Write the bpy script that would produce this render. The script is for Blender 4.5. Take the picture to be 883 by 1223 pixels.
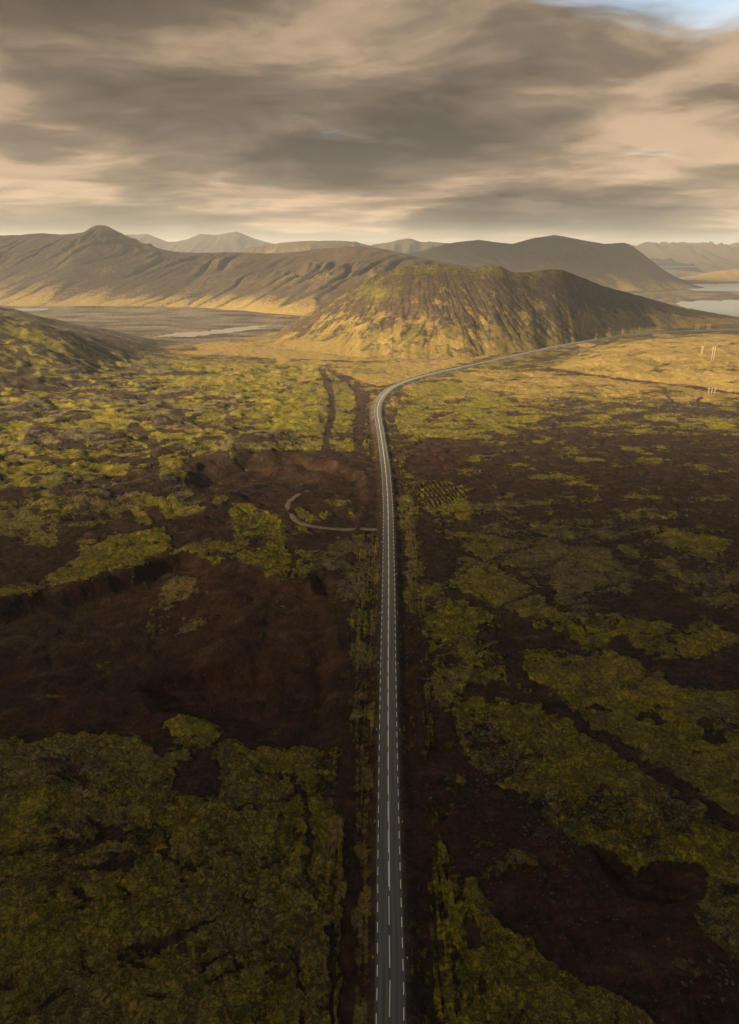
import bpy, math, random
import numpy as np
from mathutils import Matrix, Vector
random.seed(7)
S = bpy.context.scene
COL = S.collection
for o in list(bpy.data.objects): bpy.data.objects.remove(o)

# ------------------------------------------------------------------ camera, sun, sky, exposure
CAM_H = 173.0
PITCH = math.radians(20.9)
cd = bpy.data.cameras.new('camera'); cam = bpy.data.objects.new('camera', cd); COL.objects.link(cam)
cam.location = (0, 0, CAM_H); cam.rotation_euler = (math.pi/2 - PITCH, 0, 0)
cd.sensor_width = 36; cd.sensor_fit = 'AUTO'; cd.lens = 24.0
cd.clip_start = 0.5; cd.clip_end = 80000
S.camera = cam
S.render.resolution_x = 739; S.render.resolution_y = 1024

SUN_EL = math.radians(24); SUN_AZ = math.radians(-115)      # azimuth from +Y (view direction), negative = left
sdir = Vector((math.sin(SUN_AZ)*math.cos(SUN_EL), math.cos(SUN_AZ)*math.cos(SUN_EL), math.sin(SUN_EL)))
sl = bpy.data.lights.new('sun', 'SUN'); sun = bpy.data.objects.new('sun', sl); COL.objects.link(sun)
sl.energy = 5.0; sl.angle = math.radians(0.5); sl.color = (1.0, 0.77, 0.47)
sun.rotation_euler = sdir.to_track_quat('Z', 'Y').to_euler()
S.view_settings.view_transform = 'Standard'; S.view_settings.look = 'None'
S.view_settings.exposure = 2.05; S.view_settings.gamma = 1.0; S.view_settings.use_curve_mapping = False
S.cycles.max_bounces = 5; S.cycles.transparent_max_bounces = 12; S.cycles.volume_bounces = 0

class NT:
    """tiny node helper"""
    def __init__(s, tree): s.t = tree; s.n = tree.nodes; s.l = tree.links
    def node(s, typ, **kw):
        n = s.n.new(typ)
        for k, v in kw.items(): setattr(n, k, v)
        return n
    def put(s, n, i, v):
        if v is None: return
        if isinstance(v, bpy.types.NodeSocket): s.l.new(v, n.inputs[i])
        else: n.inputs[i].default_value = v
    def math(s, op, a, b=None, c=None, clamp=False):
        n = s.node('ShaderNodeMath', operation=op, use_clamp=clamp)
        s.put(n, 0, a); s.put(n, 1, b); s.put(n, 2, c); return n.outputs[0]
    def mix(s, f, a, b):
        n = s.node('ShaderNodeMix', data_type='RGBA')
        s.put(n, 0, f)
        for i, v in ((6, a), (7, b)):
            if isinstance(v, tuple) and len(v) == 3: v = (*v, 1)
            s.put(n, i, v)
        return n.outputs[2]
    def noise(s, vec, scale, detail=4, rough=.55, dist=0.0):
        n = s.node('ShaderNodeTexNoise'); s.put(n, 'Vector', vec)
        n.inputs['Scale'].default_value = scale; n.inputs['Detail'].default_value = detail
        n.inputs['Roughness'].default_value = rough; n.inputs['Distortion'].default_value = dist
        return n.outputs[0]
    def voro(s, vec, scale, feature='DISTANCE_TO_EDGE'):
        n = s.node('ShaderNodeTexVoronoi', feature=feature); s.put(n, 'Vector', vec)
        n.inputs['Scale'].default_value = scale; return n.outputs['Distance']
    def step(s, v, a, b, lo=0.0, hi=1.0):
        n = s.node('ShaderNodeMapRange', interpolation_type='SMOOTHSTEP')
        s.put(n, 0, v); n.inputs[1].default_value = a; n.inputs[2].default_value = b
        n.inputs[3].default_value = lo; n.inputs[4].default_value = hi; return n.outputs[0]
    def mapv(s, vec, scale=(1,1,1), rot=(0,0,0), loc=(0,0,0)):
        n = s.node('ShaderNodeMapping'); s.put(n, 0, vec)
        n.inputs['Scale'].default_value = scale; n.inputs['Rotation'].default_value = rot
        n.inputs['Location'].default_value = loc; return n.outputs[0]
    def vadd(s, a, b):
        n = s.node('ShaderNodeVectorMath', operation='ADD'); s.put(n, 0, a); s.put(n, 1, b); return n.outputs[0]
    def vscale(s, a, k):
        n = s.node('ShaderNodeVectorMath', operation='SCALE'); s.put(n, 0, a); n.inputs['Scale'].default_value = k; return n.outputs[0]

w = bpy.data.worlds.new('World'); S.world = w; w.use_nodes = True
N = NT(w.node_tree); N.n.clear()
wo = N.node('ShaderNodeOutputWorld'); bg = N.node('ShaderNodeBackground')
sky = N.node('ShaderNodeTexSky', sky_type='NISHITA', sun_disc=False)
sky.sun_elevation = SUN_EL; sky.sun_rotation = SUN_AZ; sky.air_density = 1.2; sky.dust_density = 2.0
tc = N.node('ShaderNodeTexCoord')
sp = N.node('ShaderNodeSeparateXYZ'); N.l.new(tc.outputs['Generated'], sp.inputs[0])
zz = N.math('MAXIMUM', sp.outputs[2], 0.0)
den = N.math('ADD', zz, 0.13)
cb = N.node('ShaderNodeCombineXYZ')
N.put(cb, 0, N.math('DIVIDE', sp.outputs[0], den)); N.put(cb, 1, N.math('DIVIDE', sp.outputs[1], den))
plane = cb.outputs[0]                                     # where the view ray meets a curved cloud layer
warp = N.node('ShaderNodeTexNoise'); N.put(warp, 'Vector', plane); warp.inputs['Scale'].default_value = 0.9; warp.inputs['Detail'].default_value = 3
pw = N.vadd(plane, N.vscale(warp.outputs['Color'], .8))
def cloud_density(p):
    big = N.noise(N.mapv(p, (0.50, 0.62, 1), rot=(0, 0, .22), loc=(3.1, 1.35, 0)), 1.0, 3, .5)
    med = N.noise(N.mapv(p, (1.15, 1.35, 1), rot=(0, 0, .3), loc=(0.4, 7.7, 2)), 1.0, 6, .55)
    fin = N.noise(N.mapv(p, (3.4, 4.6, 1), rot=(0, 0, .25), loc=(4.4, 1.7, 5)), 1.0, 6, .6)
    return N.math('ADD', N.math('ADD', N.math('MULTIPLY', big, .52), N.math('MULTIPLY', med, .34)), N.math('MULTIPLY', fin, .14))
dens = cloud_density(pw)
dens2 = cloud_density(N.vadd(pw, (-.16, .20, 0)))          # a step towards the light
relief = N.math('MULTIPLY', N.math('SUBTRACT', dens2, dens), 3.8)
base = N.math('ADD', N.step(dens, .40, .60), relief, clamp=True)
lum = N.mix(N.step(base, 0.0, .55), (.052, .044, .036), (.150, .113, .080))
lum = N.mix(N.step(base, .45, 1.0), lum, (.42, .30, .195))
el = N.step(sp.outputs[2], 0.0, 0.30)
topdim = N.mix(el, (1.0, .97, .93), (.78, .80, .83))
m1 = N.node('ShaderNodeMix', data_type='RGBA', blend_type='MULTIPLY'); m1.inputs[0].default_value = 1
N.l.new(lum, m1.inputs[6]); N.l.new(topdim, m1.inputs[7])
gapn = N.noise(N.mapv(pw, (0.75, 1.5, 1), rot=(0, 0, .2), loc=(8.3, 2.2, 5)), 1.0, 5, .55)
thin_ = N.math('MULTIPLY', N.step(sp.outputs[2], .17, .27), N.step(sp.outputs[0], .10, .42))
gapb = N.math('ADD', N.math('SUBTRACT', gapn, .115), N.math('MULTIPLY', thin_, .22))
gap = N.step(gapb, .52, .74, 0, .45)
sv = N.node('ShaderNodeCombineXYZ'); N.put(sv, 0, N.math('MULTIPLY', sp.outputs[0], 5.0)); N.put(sv, 1, N.math('MULTIPLY', zz, 62.0)); N.put(sv, 2, N.math('MULTIPLY', sp.outputs[1], 5.0))
stn = N.noise(sv.outputs[0], 1.0, 6, .55, .6)
stw = N.step(sp.outputs[2], .13, .03)
stk = N.math('ADD', 1.0, N.math('MULTIPLY', stw, N.step(stn, .36, .62, -.40, .22)))
dark = N.math('MULTIPLY', N.step(sp.outputs[2], .08, .30), N.step(sp.outputs[0], .10, -.45))
dk = N.math('MULTIPLY', stk, N.math('SUBTRACT', 1.0, N.math('MULTIPLY', dark, .42)))
dkv = N.node('ShaderNodeVectorMath', operation='SCALE'); N.l.new(m1.outputs[2], dkv.inputs[0]); N.l.new(dk, dkv.inputs['Scale'])
cl10 = N.node('ShaderNodeMix', data_type='RGBA', blend_type='MULTIPLY'); cl10.inputs[0].default_value = 1
N.l.new(dkv.outputs[0], cl10.inputs[6]); cl10.inputs[7].default_value = (4.05, 3.95, 3.85, 1)
skyc = N.mix(gap, cl10.outputs[2], sky.outputs[0])
N.l.new(skyc, bg.inputs[0]); bg.inputs[1].default_value = 0.1
N.l.new(bg.outputs[0], wo.inputs[0])

# ------------------------------------------------------------------ numpy noise and geometry helpers
def _hash(ix, iy, seed):
    h = (ix.astype(np.int64)*374761393 + iy.astype(np.int64)*668265263 + seed*1442695041) & 0xffffffff
    h = ((h ^ (h >> 13))*1274126177) & 0xffffffff
    return (h ^ (h >> 16)) & 0xffffffff
def perlin(x, y, seed=0):
    x0 = np.floor(x); y0 = np.floor(y); fx = x-x0; fy = y-y0
    u = fx*fx*fx*(fx*(fx*6-15)+10); v = fy*fy*fy*(fy*(fy*6-15)+10)
    def g(dx, dy):
        a = _hash(x0+dx, y0+dy, seed)*(2*math.pi/4294967296.0)
        return np.cos(a)*(fx-dx) + np.sin(a)*(fy-dy)
    a = g(0, 0); b = g(1, 0); c = g(0, 1); d = g(1, 1)
    return ((a+(b-a)*u)*(1-v) + (c+(d-c)*u)*v)*1.4
def fbm(x, y, octv=4, seed=0, gain=.5, lac=2.03):
    s = 0; a = 1; t = 0
    for i in range(octv):
        s = s + a*perlin(x, y, seed+i*17); t += a; a *= gain; x = x*lac+3.1; y = y*lac+1.7
    return s/t
def ridged(x, y, octv=3, seed=0):
    s = 0; a = 1; t = 0
    for i in range(octv):
        s = s + a*(1-2*np.abs(perlin(x, y, seed+i*31))); t += a; a *= .5; x = x*2.07+5; y = y*2.07+9
    return s/t
def sstep(v, a, b):
    t = np.clip((v-a)/(b-a), 0, 1); return t*t*(3-2*t)
CX, CY, F = 441.5, 611.5, 815.0
sP, cP = math.sin(PITCH), math.cos(PITCH)
def tan_dn(py): return math.tan(PITCH + math.atan((py-CY)/F))
def at(px, py, z=0.0, Y=None):
    """photo pixel -> world point, on height z, or on the vertical plane at distance Y"""
    if Y is None: Y = (CAM_H-z)/tan_dn(py)
    else: z = CAM_H - Y*tan_dn(py)
    d = Y*cP + (CAM_H-z)*sP
    return ((px-CX)/F*d, Y, z)
def project(x, y, z):
    dz = CAM_H-z; d = y*cP + dz*sP; d = np.maximum(d, 1e-3)
    return CX + F*x/d, CY - F*(y*sP - dz*cP)/d
def sdf(px, py, pts):
    """signed distance, positive inside"""
    pts = np.asarray(pts, float); n = len(pts)
    d2 = np.full(px.shape, 1e18); ins = np.zeros(px.shape, bool)
    for i in range(n):
        ax, ay = pts[i]; bx, by = pts[(i+1) % n]
        ex, ey = bx-ax, by-ay; wx = px-ax; wy = py-ay
        t = np.clip((wx*ex+wy*ey)/(ex*ex+ey*ey+1e-9), 0, 1)
        d2 = np.minimum(d2, (wx-ex*t)**2 + (wy-ey*t)**2)
        c = ((ay > py) != (by > py)) & (px < (bx-ax)*(py-ay)/((by-ay) if by != ay else 1e-9)+ax)
        ins ^= c
    d = np.sqrt(d2); return np.where(ins, d, -d)
def linedist(px, py, pts):
    d2 = np.full(px.shape, 1e18)
    for i in range(len(pts)-1):
        ax, ay = pts[i]; bx, by = pts[i+1]; ex, ey = bx-ax, by-ay
        wx = px-ax; wy = py-ay; t = np.clip((wx*ex+wy*ey)/(ex*ex+ey*ey), 0, 1)
        d2 = np.minimum(d2, (wx-ex*t)**2 + (wy-ey*t)**2)
    return np.sqrt(d2)

def grid_object(name, X, Y, Z, attrs, mat, wrap=False, parent=None, flip=False):
    r, c = X.shape
    me = bpy.data.meshes.new(name)
    co = np.stack([X.ravel(), Y.ravel(), Z.ravel()], 1).astype(np.float32)
    i = np.arange(r-1)[:, None]*c; cc = c if wrap else c-1
    j = np.arange(cc)[None, :]; j2 = (j+1) % c
    q = [i+j, i+j2, i+c+j2, i+c+j]
    if flip: q = q[::-1]
    q = np.stack([np.broadcast_to(k, (r-1, cc)).ravel() for k in q], 1).astype(np.int32)
    nf = len(q)
    me.vertices.add(len(co)); me.vertices.foreach_set('co', co.ravel())
    me.loops.add(nf*4); me.loops.foreach_set('vertex_index', q.ravel())
    me.polygons.add(nf); me.polygons.foreach_set('loop_start', (np.arange(nf)*4).astype(np.int32))
    me.polygons.foreach_set('loop_total', np.full(nf, 4, np.int32))
    me.polygons.foreach_set('use_smooth', np.ones(nf, bool))
    for an, arr in attrs.items():
        a = me.attributes.new(an, 'FLOAT_COLOR', 'POINT')
        a.data.foreach_set('color', np.ascontiguousarray(arr, np.float32).ravel())
    me.update(calc_edges=True); me.validate()
    me.materials.append(mat)
    o = bpy.data.objects.new(name, me); COL.objects.link(o)
    if parent: o.parent = parent
    return o
def tag(o, label=None, cat=None, group=None, kind=None):
    if label: o['label'] = label
    if cat: o['category'] = cat
    if group: o['group'] = group
    if kind: o['kind'] = kind
    return o
def mesh_obj(name, verts, faces, mat, parent=None, smooth=False):
    me = bpy.data.meshes.new(name); me.from_pydata(verts, [], faces); me.update()
    if smooth: me.polygons.foreach_set('use_smooth', [True]*len(me.polygons))
    me.materials.append(mat)
    o = bpy.data.objects.new(name, me); COL.objects.link(o)
    if parent: o.parent = parent
    return o

# ------------------------------------------------------------------ materials
def new_mat(name):
    m = bpy.data.materials.new(name); m.use_nodes = True
    n = NT(m.node_tree); n.n.clear()
    out = n.node('ShaderNodeOutputMaterial'); b = n.node('ShaderNodeBsdfPrincipled')
    n.l.new(b.outputs[0], out.inputs[0]); b.inputs['Specular IOR Level'].default_value = .15
    b.inputs['Roughness'].default_value = .95
    return m, n, b, out
def terrain_material(name, far=False):
    m, n, b, out = new_mat(name)
    geo = n.node('ShaderNodeNewGeometry'); P = geo.outputs['Position']
    P = n.mapv(P, (1, 1, .6))
    a1 = n.node('ShaderNodeAttribute', attribute_name='cover'); a2 = n.node('ShaderNodeAttribute', attribute_name='cover2')
    s1 = n.node('ShaderNodeSeparateColor'); n.l.new(a1.outputs['Color'], s1.inputs[0])
    s2 = n.node('ShaderNodeSeparateColor'); n.l.new(a2.outputs['Color'], s2.inputs[0])
    moss, straw, grey = s1.outputs; red, gravel, crack = s2.outputs
    nb = n.noise(P, .035, 9, .62, .3)
    nf = n.noise(P, .42, 7, .66, .4)
    nm = n.noise(P, .11, 6, .6)
    nt = n.noise(P, 1.9, 5, .7)
    v = n.math('ADD', moss, n.math('MULTIPLY', n.math('SUBTRACT', nb, .5), .40))
    v = n.math('ADD', v, n.math('MULTIPLY', n.math('SUBTRACT', nf, .5), 1.05))
    mask = n.step(v, .38, .60)
    # crevices between the moss cushions: dark soil, plus relief shade put into the colour
    ce = n.voro(n.vadd(P, n.vscale(n.node('ShaderNodeTexNoise').outputs['Color'], 0)), .001) if False else None
    wn = n.node('ShaderNodeTexNoise'); n.put(wn, 'Vector', P); wn.inputs['Scale'].default_value = .35; wn.inputs['Detail'].default_value = 4
    Pd = n.vadd(P, n.vscale(wn.outputs['Color'], 5.0))
    vn = n.noise(Pd, .085, 5, .6); v1 = n.math('ABSOLUTE', n.math('SUBTRACT', vn, .5)); v2 = n.voro(Pd, .42)
    vn2 = n.noise(Pd, .28, 4, .6); v3 = n.math('ABSOLUTE', n.math('SUBTRACT', vn2, .5))
    cr = n.math('MINIMUM', n.math('MINIMUM', n.step(v1, .0, .022), n.step(v3, .0, .045, .2, 1)), n.step(v2, -.05, .10, .3, 1))
    crk = n.math('MULTIPLY', n.math('SUBTRACT', 1.0, cr), n.math('ADD', .45, n.math('MULTIPLY', crack, .75)), clamp=True)
    # colours
    mc = n.mix(n.step(nm, .3, .7), (.062, .062, .006), (.200, .178, .011))
    mc = n.mix(n.step(nt, .42, .72, 0, .75), mc, (.235, .205, .035))
    ng = n.noise(n.mapv(P, (1, 1.6, 1), loc=(40, 9, 0)), .065, 7, .66)
    mc = n.mix(n.step(ng, .44, .72, 0, .42), mc, (.27, .175, .030))
    mc = n.mix(n.step(ng, .30, .46, .35, 0), mc, (.065, .066, .016))
    mc = n.mix(n.step(nf, .25, .48, .55, 0), mc, (.030, .033, .008))
    gc = n.mix(n.step(nt, .3, .7), (.055, .045, .028), (.155, .125, .085))
    mc = n.mix(n.math('MULTIPLY', grey, n.step(n.math('ADD', nf, n.math('MULTIPLY', nm, .6)), .62, .86)), mc, gc)
    sc = n.mix(n.step(nf, .3, .7), (.105, .078, .024), (.26, .178, .052))
    sc = n.mix(n.step(nt, .40, .70), sc, (.11, .085, .028))
    so = n.mix(n.step(nf, .3, .72), (.0065, .0045, .0030), (.038, .0245, .0145))
    so = n.mix(n.step(nt, .50, .80, 0, .7), so, (.064, .043, .027))
    ro = n.mix(n.step(nb, .35, .65), (.019, .0085, .0058), (.047, .0190, .0112))
    so = n.mix(red, so, ro)
    gv = n.mix(n.step(nm, .35, .65), (.045, .043, .038), (.16, .135, .100))
    so = n.mix(gravel, so, gv)
    ns = n.noise(n.mapv(P, (1, 1.5, 1), loc=(5, 61, 0)), .075, 9, .72)
    so = n.mix(n.step(ns, .50, .68, 0, .75), so, (.070, .044, .027))
    so = n.mix(n.step(ns, .34, .47, .7, 0), so, (.008, .0055, .004))
    pb = n.noise(n.mapv(P, (1, 1, 1), loc=(9, 9, 3)), 1.25, 3, .5)
    so = n.mix(n.step(pb, .66, .72, 0, .8), so, (.120, .100, .078))
    mc = n.mix(crk, mc, (.016, .014, .006))
    c = n.mix(mask, so, mc)
    sm = n.math('ADD', straw, n.math('MULTIPLY', n.math('SUBTRACT', nm, .5), .9))
    sm = n.math('ADD', sm, n.math('MULTIPLY', n.math('SUBTRACT', nf, .5), .5))
    c = n.mix(n.math('MULTIPLY', n.step(sm, .38, .72), n.step(straw, .02, .2)), c, sc)
    sk = n.noise(P, .75, 8, .78)
    spk = n.step(sk, .30, .70, .66, 1.38)
    sk2 = n.noise(n.mapv(P, (1, 1, 1), loc=(17, 3, 0)), .16, 6, .7)
    spk = n.math('MULTIPLY', spk, n.step(sk2, .3, .7, .88, 1.12))
    ml = n.node('ShaderNodeVectorMath', operation='SCALE'); n.l.new(c, ml.inputs[0]); n.l.new(spk, ml.inputs['Scale'])
    c = ml.outputs[0]
    n.l.new(c, b.inputs['Base Color'])
    h = n.math('ADD', n.math('MULTIPLY', nf, .8), n.math('MULTIPLY', nt, .30))
    h = n.math('ADD', h, n.math('MULTIPLY', n.math('MULTIPLY', cr, mask), .45))
    h = n.math('ADD', h, n.math('MULTIPLY', mask, .35))
    if far: h = n.math('ADD', n.math('MULTIPLY', nb, 3.0), n.math('MULTIPLY', nm, .6))
    bp = n.node('ShaderNodeBump'); bp.inputs['Strength'].default_value = 1; bp.inputs['Distance'].default_value = 1.0
    n.l.new(h, bp.inputs['Height']); n.l.new(bp.outputs[0], b.inputs['Normal'])
    return m
M_ground = terrain_material('moss_and_lava_soil')
M_hill = terrain_material('hill_cover')
M_mtn = terrain_material('mountain_cover', True)

def plain(name, c1, c2, scale, rough=.9, detail=6):
    m, n, b, out = new_mat(name)
    geo = n.node('ShaderNodeNewGeometry')
    v = n.noise(geo.outputs['Position'], scale, detail, .65)
    n.l.new(n.mix(n.step(v, .3, .7), c1, c2), b.inputs['Base Color']); b.inputs['Roughness'].default_value = rough
    bp = n.node('ShaderNodeBump'); bp.inputs['Strength'].default_value = .5; n.l.new(v, bp.inputs['Height']); n.l.new(bp.outputs[0], b.inputs['Normal'])
    return m
M_asphalt, n, b, _ = new_mat('worn_asphalt')
uv = n.node('ShaderNodeUVMap', uv_map='road'); 
nz = n.noise(n.mapv(uv.outputs[0], (1.6, .03, 1)), 1.0, 5, .6)
nz2 = n.noise(uv.outputs[0], 2.2, 6, .7)
su = n.node('ShaderNodeSeparateXYZ'); n.l.new(uv.outputs[0], su.inputs[0])
lane = n.math('ABSOLUTE', n.math('SUBTRACT', n.math('ABSOLUTE', su.outputs[0]), 1.65))
wheel = n.math('ABSOLUTE', n.math('SUBTRACT', lane, .75))
c = n.mix(n.step(nz, .3, .7), (.045, .048, .052), (.095, .096, .095))
c = n.mix(n.step(wheel, .0, .5, .45, 0), c, (.125, .120, .112))
c = n.mix(n.step(nz2, .45, .75, 0, .5), c, (.030, .032, .036))
edge = n.math('ADD', n.math('ABSOLUTE', su.outputs[0]), n.math('MULTIPLY', n.math('SUBTRACT', nz2, .5), .8))
c = n.mix(n.step(edge, 3.55, 3.9), c, (.035, .027, .02))
n.l.new(c, b.inputs['Base Color']); b.inputs['Roughness'].default_value = .62; b.inputs['Specular IOR Level'].default_value = .5
M_paint = plain('road_paint', (.70, .66, .56), (.86, .83, .76), 3.0, .7)
M_track = plain('pale_track_gravel', (.070, .053, .041), (.165, .135, .108), .5)
M_rock = plain('lava_rock', (.022, .022, .021), (.085, .080, .070), 1.4)
M_wood = plain('weathered_pole_wood', (.24, .20, .15), (.42, .36, .28), 2.0)
M_yellow = plain('yellow_post_plastic', (.55, .28, .015), (.70, .38, .02), 6.0, .5)
M_white = plain('white_reflector', (.7, .7, .68), (.8, .8, .78), 8.0, .3)
M_silt, n, b, _ = new_mat('silty_shallow_water')
b.inputs['Base Color'].default_value = (.20, .19, .17, 1); b.inputs['Roughness'].default_value = .3; b.inputs['Specular IOR Level'].default_value = .5
M_water, n, b, _ = new_mat('lake_water')
b.inputs['Base Color'].default_value = (.16, .175, .185, 1); b.inputs['Roughness'].default_value = .32; b.inputs['Specular IOR Level'].default_value = .6
geo = n.node('ShaderNodeNewGeometry'); wv = n.noise(n.mapv(geo.outputs['Position'], (.05, .12, 1)), 1.0, 5, .6)
bp = n.node('ShaderNodeBump'); bp.inputs['Strength'].default_value = .08; bp.inputs['Distance'].default_value = .3; n.l.new(wv, bp.inputs['Height']); n.l.new(bp.outputs[0], b.inputs['Normal'])

# ------------------------------------------------------------------ road line in the world
road_px = [(467.6,1300),(467,1223),(466,1150),(464.9,1060),(464.2,990),(463.8,900),(463.8,800),(464.3,700),(464,640),(463.6,610),(462.6,588),(461,565),(457.3,535),(453,508),(450.8,493),(452,484),(456,476),(463,468.5),(473,462),(495,453.6),(515,447.5),(547,440),(578,433),(620,423.5),(650,417),(682,411),(722,404),(747,400.7),(792,397.6),(822,396),(883,394)]
ctrl = [np.array([-.0,-160.0])+np.array([at(467.6,1300)[0]*.9,0])] + [np.array(at(*p)[:2]) for p in road_px]
def catmull(P, step=4.0):
    out = []
    P = [2*P[0]-P[1]] + list(P) + [2*P[-1]-P[-2]]
    for i in range(1, len(P)-2):
        n_ = max(2, int(np.linalg.norm(P[i+1]-P[i])/step))
        for k in range(n_):
            t = k/n_
            out.append(.5*((2*P[i])+(-P[i-1]+P[i+1])*t+(2*P[i-1]-5*P[i]+4*P[i+1]-P[i+2])*t*t+(-P[i-1]+3*P[i]-3*P[i+1]+P[i+2])*t**3))
    out.append(P[-2]); return np.array(out)
RD = catmull(ctrl, 3.0)
def resample(P, step):
    s = np.r_[0, np.cumsum(np.linalg.norm(np.diff(P, axis=0), axis=1))]
    q = np.arange(0, s[-1], step)
    return np.stack([np.interp(q, s, P[:, 0]), np.interp(q, s, P[:, 1])], 1)
RD = resample(RD, 3.0)
for it in range(14): RD[1:-1] = .25*RD[:-2]+.5*RD[1:-1]+.25*RD[2:]
RD = resample(RD, 3.0)

# ------------------------------------------------------------------ terrain heights
lh_x = [-3000, -1250, -860, -700, -600, -503, -450, -405, -385, -350, 5000]
lh_z = [120, 180, 135, 104, 78, 50, 28, 8, 3, 0, 0]
hump_w = [at(*p)[:2] for p in [(655,441),(690,424),(745,404),(820,399),(883,398),(1050,397),(1300,400),(1300,480),(1100,478),(883,469),(813,459),(763,455),(713,449)]]
pit1_px = [(222,570),(228,558),(240,550),(262,546),(300,544),(355,543),(395,549),(420,557),(437,562),(443,600),(425,640),(380,645),(330,614),(290,598),(262,592),(240,591),(228,583)]
pit2_px = [(-90,722),(0,713),(50,703),(80,697),(130,690),(185,668),(215,660),(250,664),(290,674),(340,692),(372,692),(395,720),(408,760),(408,860),(380,886),(300,888),(265,872),(200,852),(100,872),(0,884),(-90,884)]
pit3_px = [(160,800),(230,785),(330,775),(385,778),(398,800),(398,860),(370,885),(300,885),(250,862),(180,850)]
hole_px = [(368,690),(375,684),(392,684),(402,692),(404,704),(395,712),(378,711),(369,702)]
gul_px = [(700,1005),(740,1025),(775,1027),(800,1032),(840,1050),(835,1075),(800,1085),(760,1080),(720,1050)]
W = lambda pts: [at(*p)[:2] for p in pts]
lake_polys = [W([(806,361),(826,359.6),(850,359),(883,358.2),(960,357.5),(1000,372),(960,383),(883,378.5),(860,375),(842,371),(820,367),(812,365)]),
              W([(806,340),(822,339.4),(850,339.2),(883,338.8),(980,338.5),(980,347.5),(883,347),(850,346.6),(826,346),(812,343.5)]),
              W([(790,331.5),(830,331),(870,331.2),(872,332.8),(840,333.2),(800,333.6)]),
              W([(180,402),(205,396.8),(245,394.9),(262,391.8),(300,388.6),(320,386.8),(322,389),(306,392.8),(285,395.9),(262,398.8),(225,402.3)]),
              W([(-80,370),(0,369),(40,368.2),(62,368.6),(66,370),(30,371),(0,373),(-80,375)])]
def undul(x, y):
    r = np.hypot(x, y)
    fade = 1-sstep(r, 2500, 6000)
    return fade*(2.6*fbm(x/210, y/260, 3, 5))
def hbase(x, y):
    h = undul(x, y)
    g = np.where(y < 1150, sstep(y, 740, 1150), 1-sstep(y, 1150, 1650))
    g = np.where(x < -540, np.maximum(g, 0), g)
    lz = np.interp(x, lh_x, lh_z)
    h = h + lz*g*(1+.10*fbm(x/90, y/90, 3, 11))
    # hummocky lava on the left, gentler rolls on the right
    left = sstep(-x, 20, 90)*sstep(y, 340, 470)*(1-sstep(y, 1050, 1250))*(1-sstep(-x, 1500, 2500))
    n1 = fbm(x/62+.3, y/58, 3, 21)
    h = h + left*(11.0*n1 + 3.5*np.maximum(0, fbm(x/34, y/26, 2, 25)))
    right = sstep(x, 25, 90)*(1-sstep(y, 1500, 1900))
    h = h + right*(2.6*fbm(x/75, y/55, 3, 31))
    near = (1-sstep(y, 330, 480))
    h = h + near*sstep(np.abs(x), 18, 60)*2.0*fbm(x/38, y/38, 3, 41)
    return h
def hump(x, y):
    d = sdf(x, y, hump_w)
    return sstep(d, -10, 90)*(12+6*fbm(x/80, y/120, 4, 51)-0*x) + sstep(d, 60, 260)*8
def lake_flat(x, y):
    w_ = np.zeros_like(x)
    for lp in lake_polys:
        A = np.array(lp); m = (x > A[:,0].min()-250) & (x < A[:,0].max()+250) & (y > A[:,1].min()-250) & (y < A[:,1].max()+250)
        if m.any(): w_[m] = np.maximum(w_[m], sstep(sdf(x[m], y[m], lp), -160, -20))
    return w_
def features(x, y, px, py):
    """pits, gullies, lakes: depth to subtract"""
    dep = np.zeros_like(x)
    wob = 5*fbm(x/32, y/32, 3, 61)
    m = (px > 180) & (px < 480) & (py > 520) & (py < 670)
    if m.any():
        d = sdf(x[m], y[m], W(pit1_px)) + wob[m]
        dep[m] += 8.0*sstep(d, 0, 10)*(1-sstep(py[m], 556, 606))*(.85+.3*fbm(x[m]/30, y[m]/30, 2, 3))*(.45+.55*sstep(px[m], 230, 300)) + sstep(d, 0, 6)*1.0
    m = (px > -160) & (px < 440) & (py > 630) & (py < 920)
    if m.any():
        d = sdf(x[m], y[m], W(pit2_px)) + wob[m]
        n2 = fbm(x[m]/45, y[m]/32, 3, 66)
        dep[m] += sstep(d, 0, 9)*(8*(1-sstep(py[m], 740, 860))*sstep(-px[m], -330, -60) + 3 + 4.0*n2)
        d3 = sdf(x[m], y[m], W(pit3_px)) + wob[m]*.7
        dep[m] += 6.5*sstep(d3, 0, 6)*(1-.8*sstep(py[m], 830, 880))
    m = (px > 350) & (px < 425) & (py > 670) & (py < 730)
    if m.any(): dep[m] += 4*sstep(sdf(x[m], y[m], W(hole_px))+wob[m]*.4, 0, 5)
    m = (px > 680) & (px < 860) & (py > 990) & (py < 1100)
    if m.any(): dep[m] += 4*sstep(sdf(x[m], y[m], W(gul_px))+wob[m]*.5, 0, 4)
    for lp in lake_polys:
        A = np.array(lp); m = (x > A[:,0].min()-150) & (x < A[:,0].max()+150) & (y > A[:,1].min()-150) & (y < A[:,1].max()+150)
        if m.any():
            pool = lp is lake_polys[3]
            d = sdf(x[m], y[m], lp) + (34*fbm(x[m]/75, y[m]/22, 4, 71)-8 if pool else 10*fbm(x[m]/40, y[m]/40, 3, 71))
            dep[m] += 5*sstep(d, -6, 14)
    return dep
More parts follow.
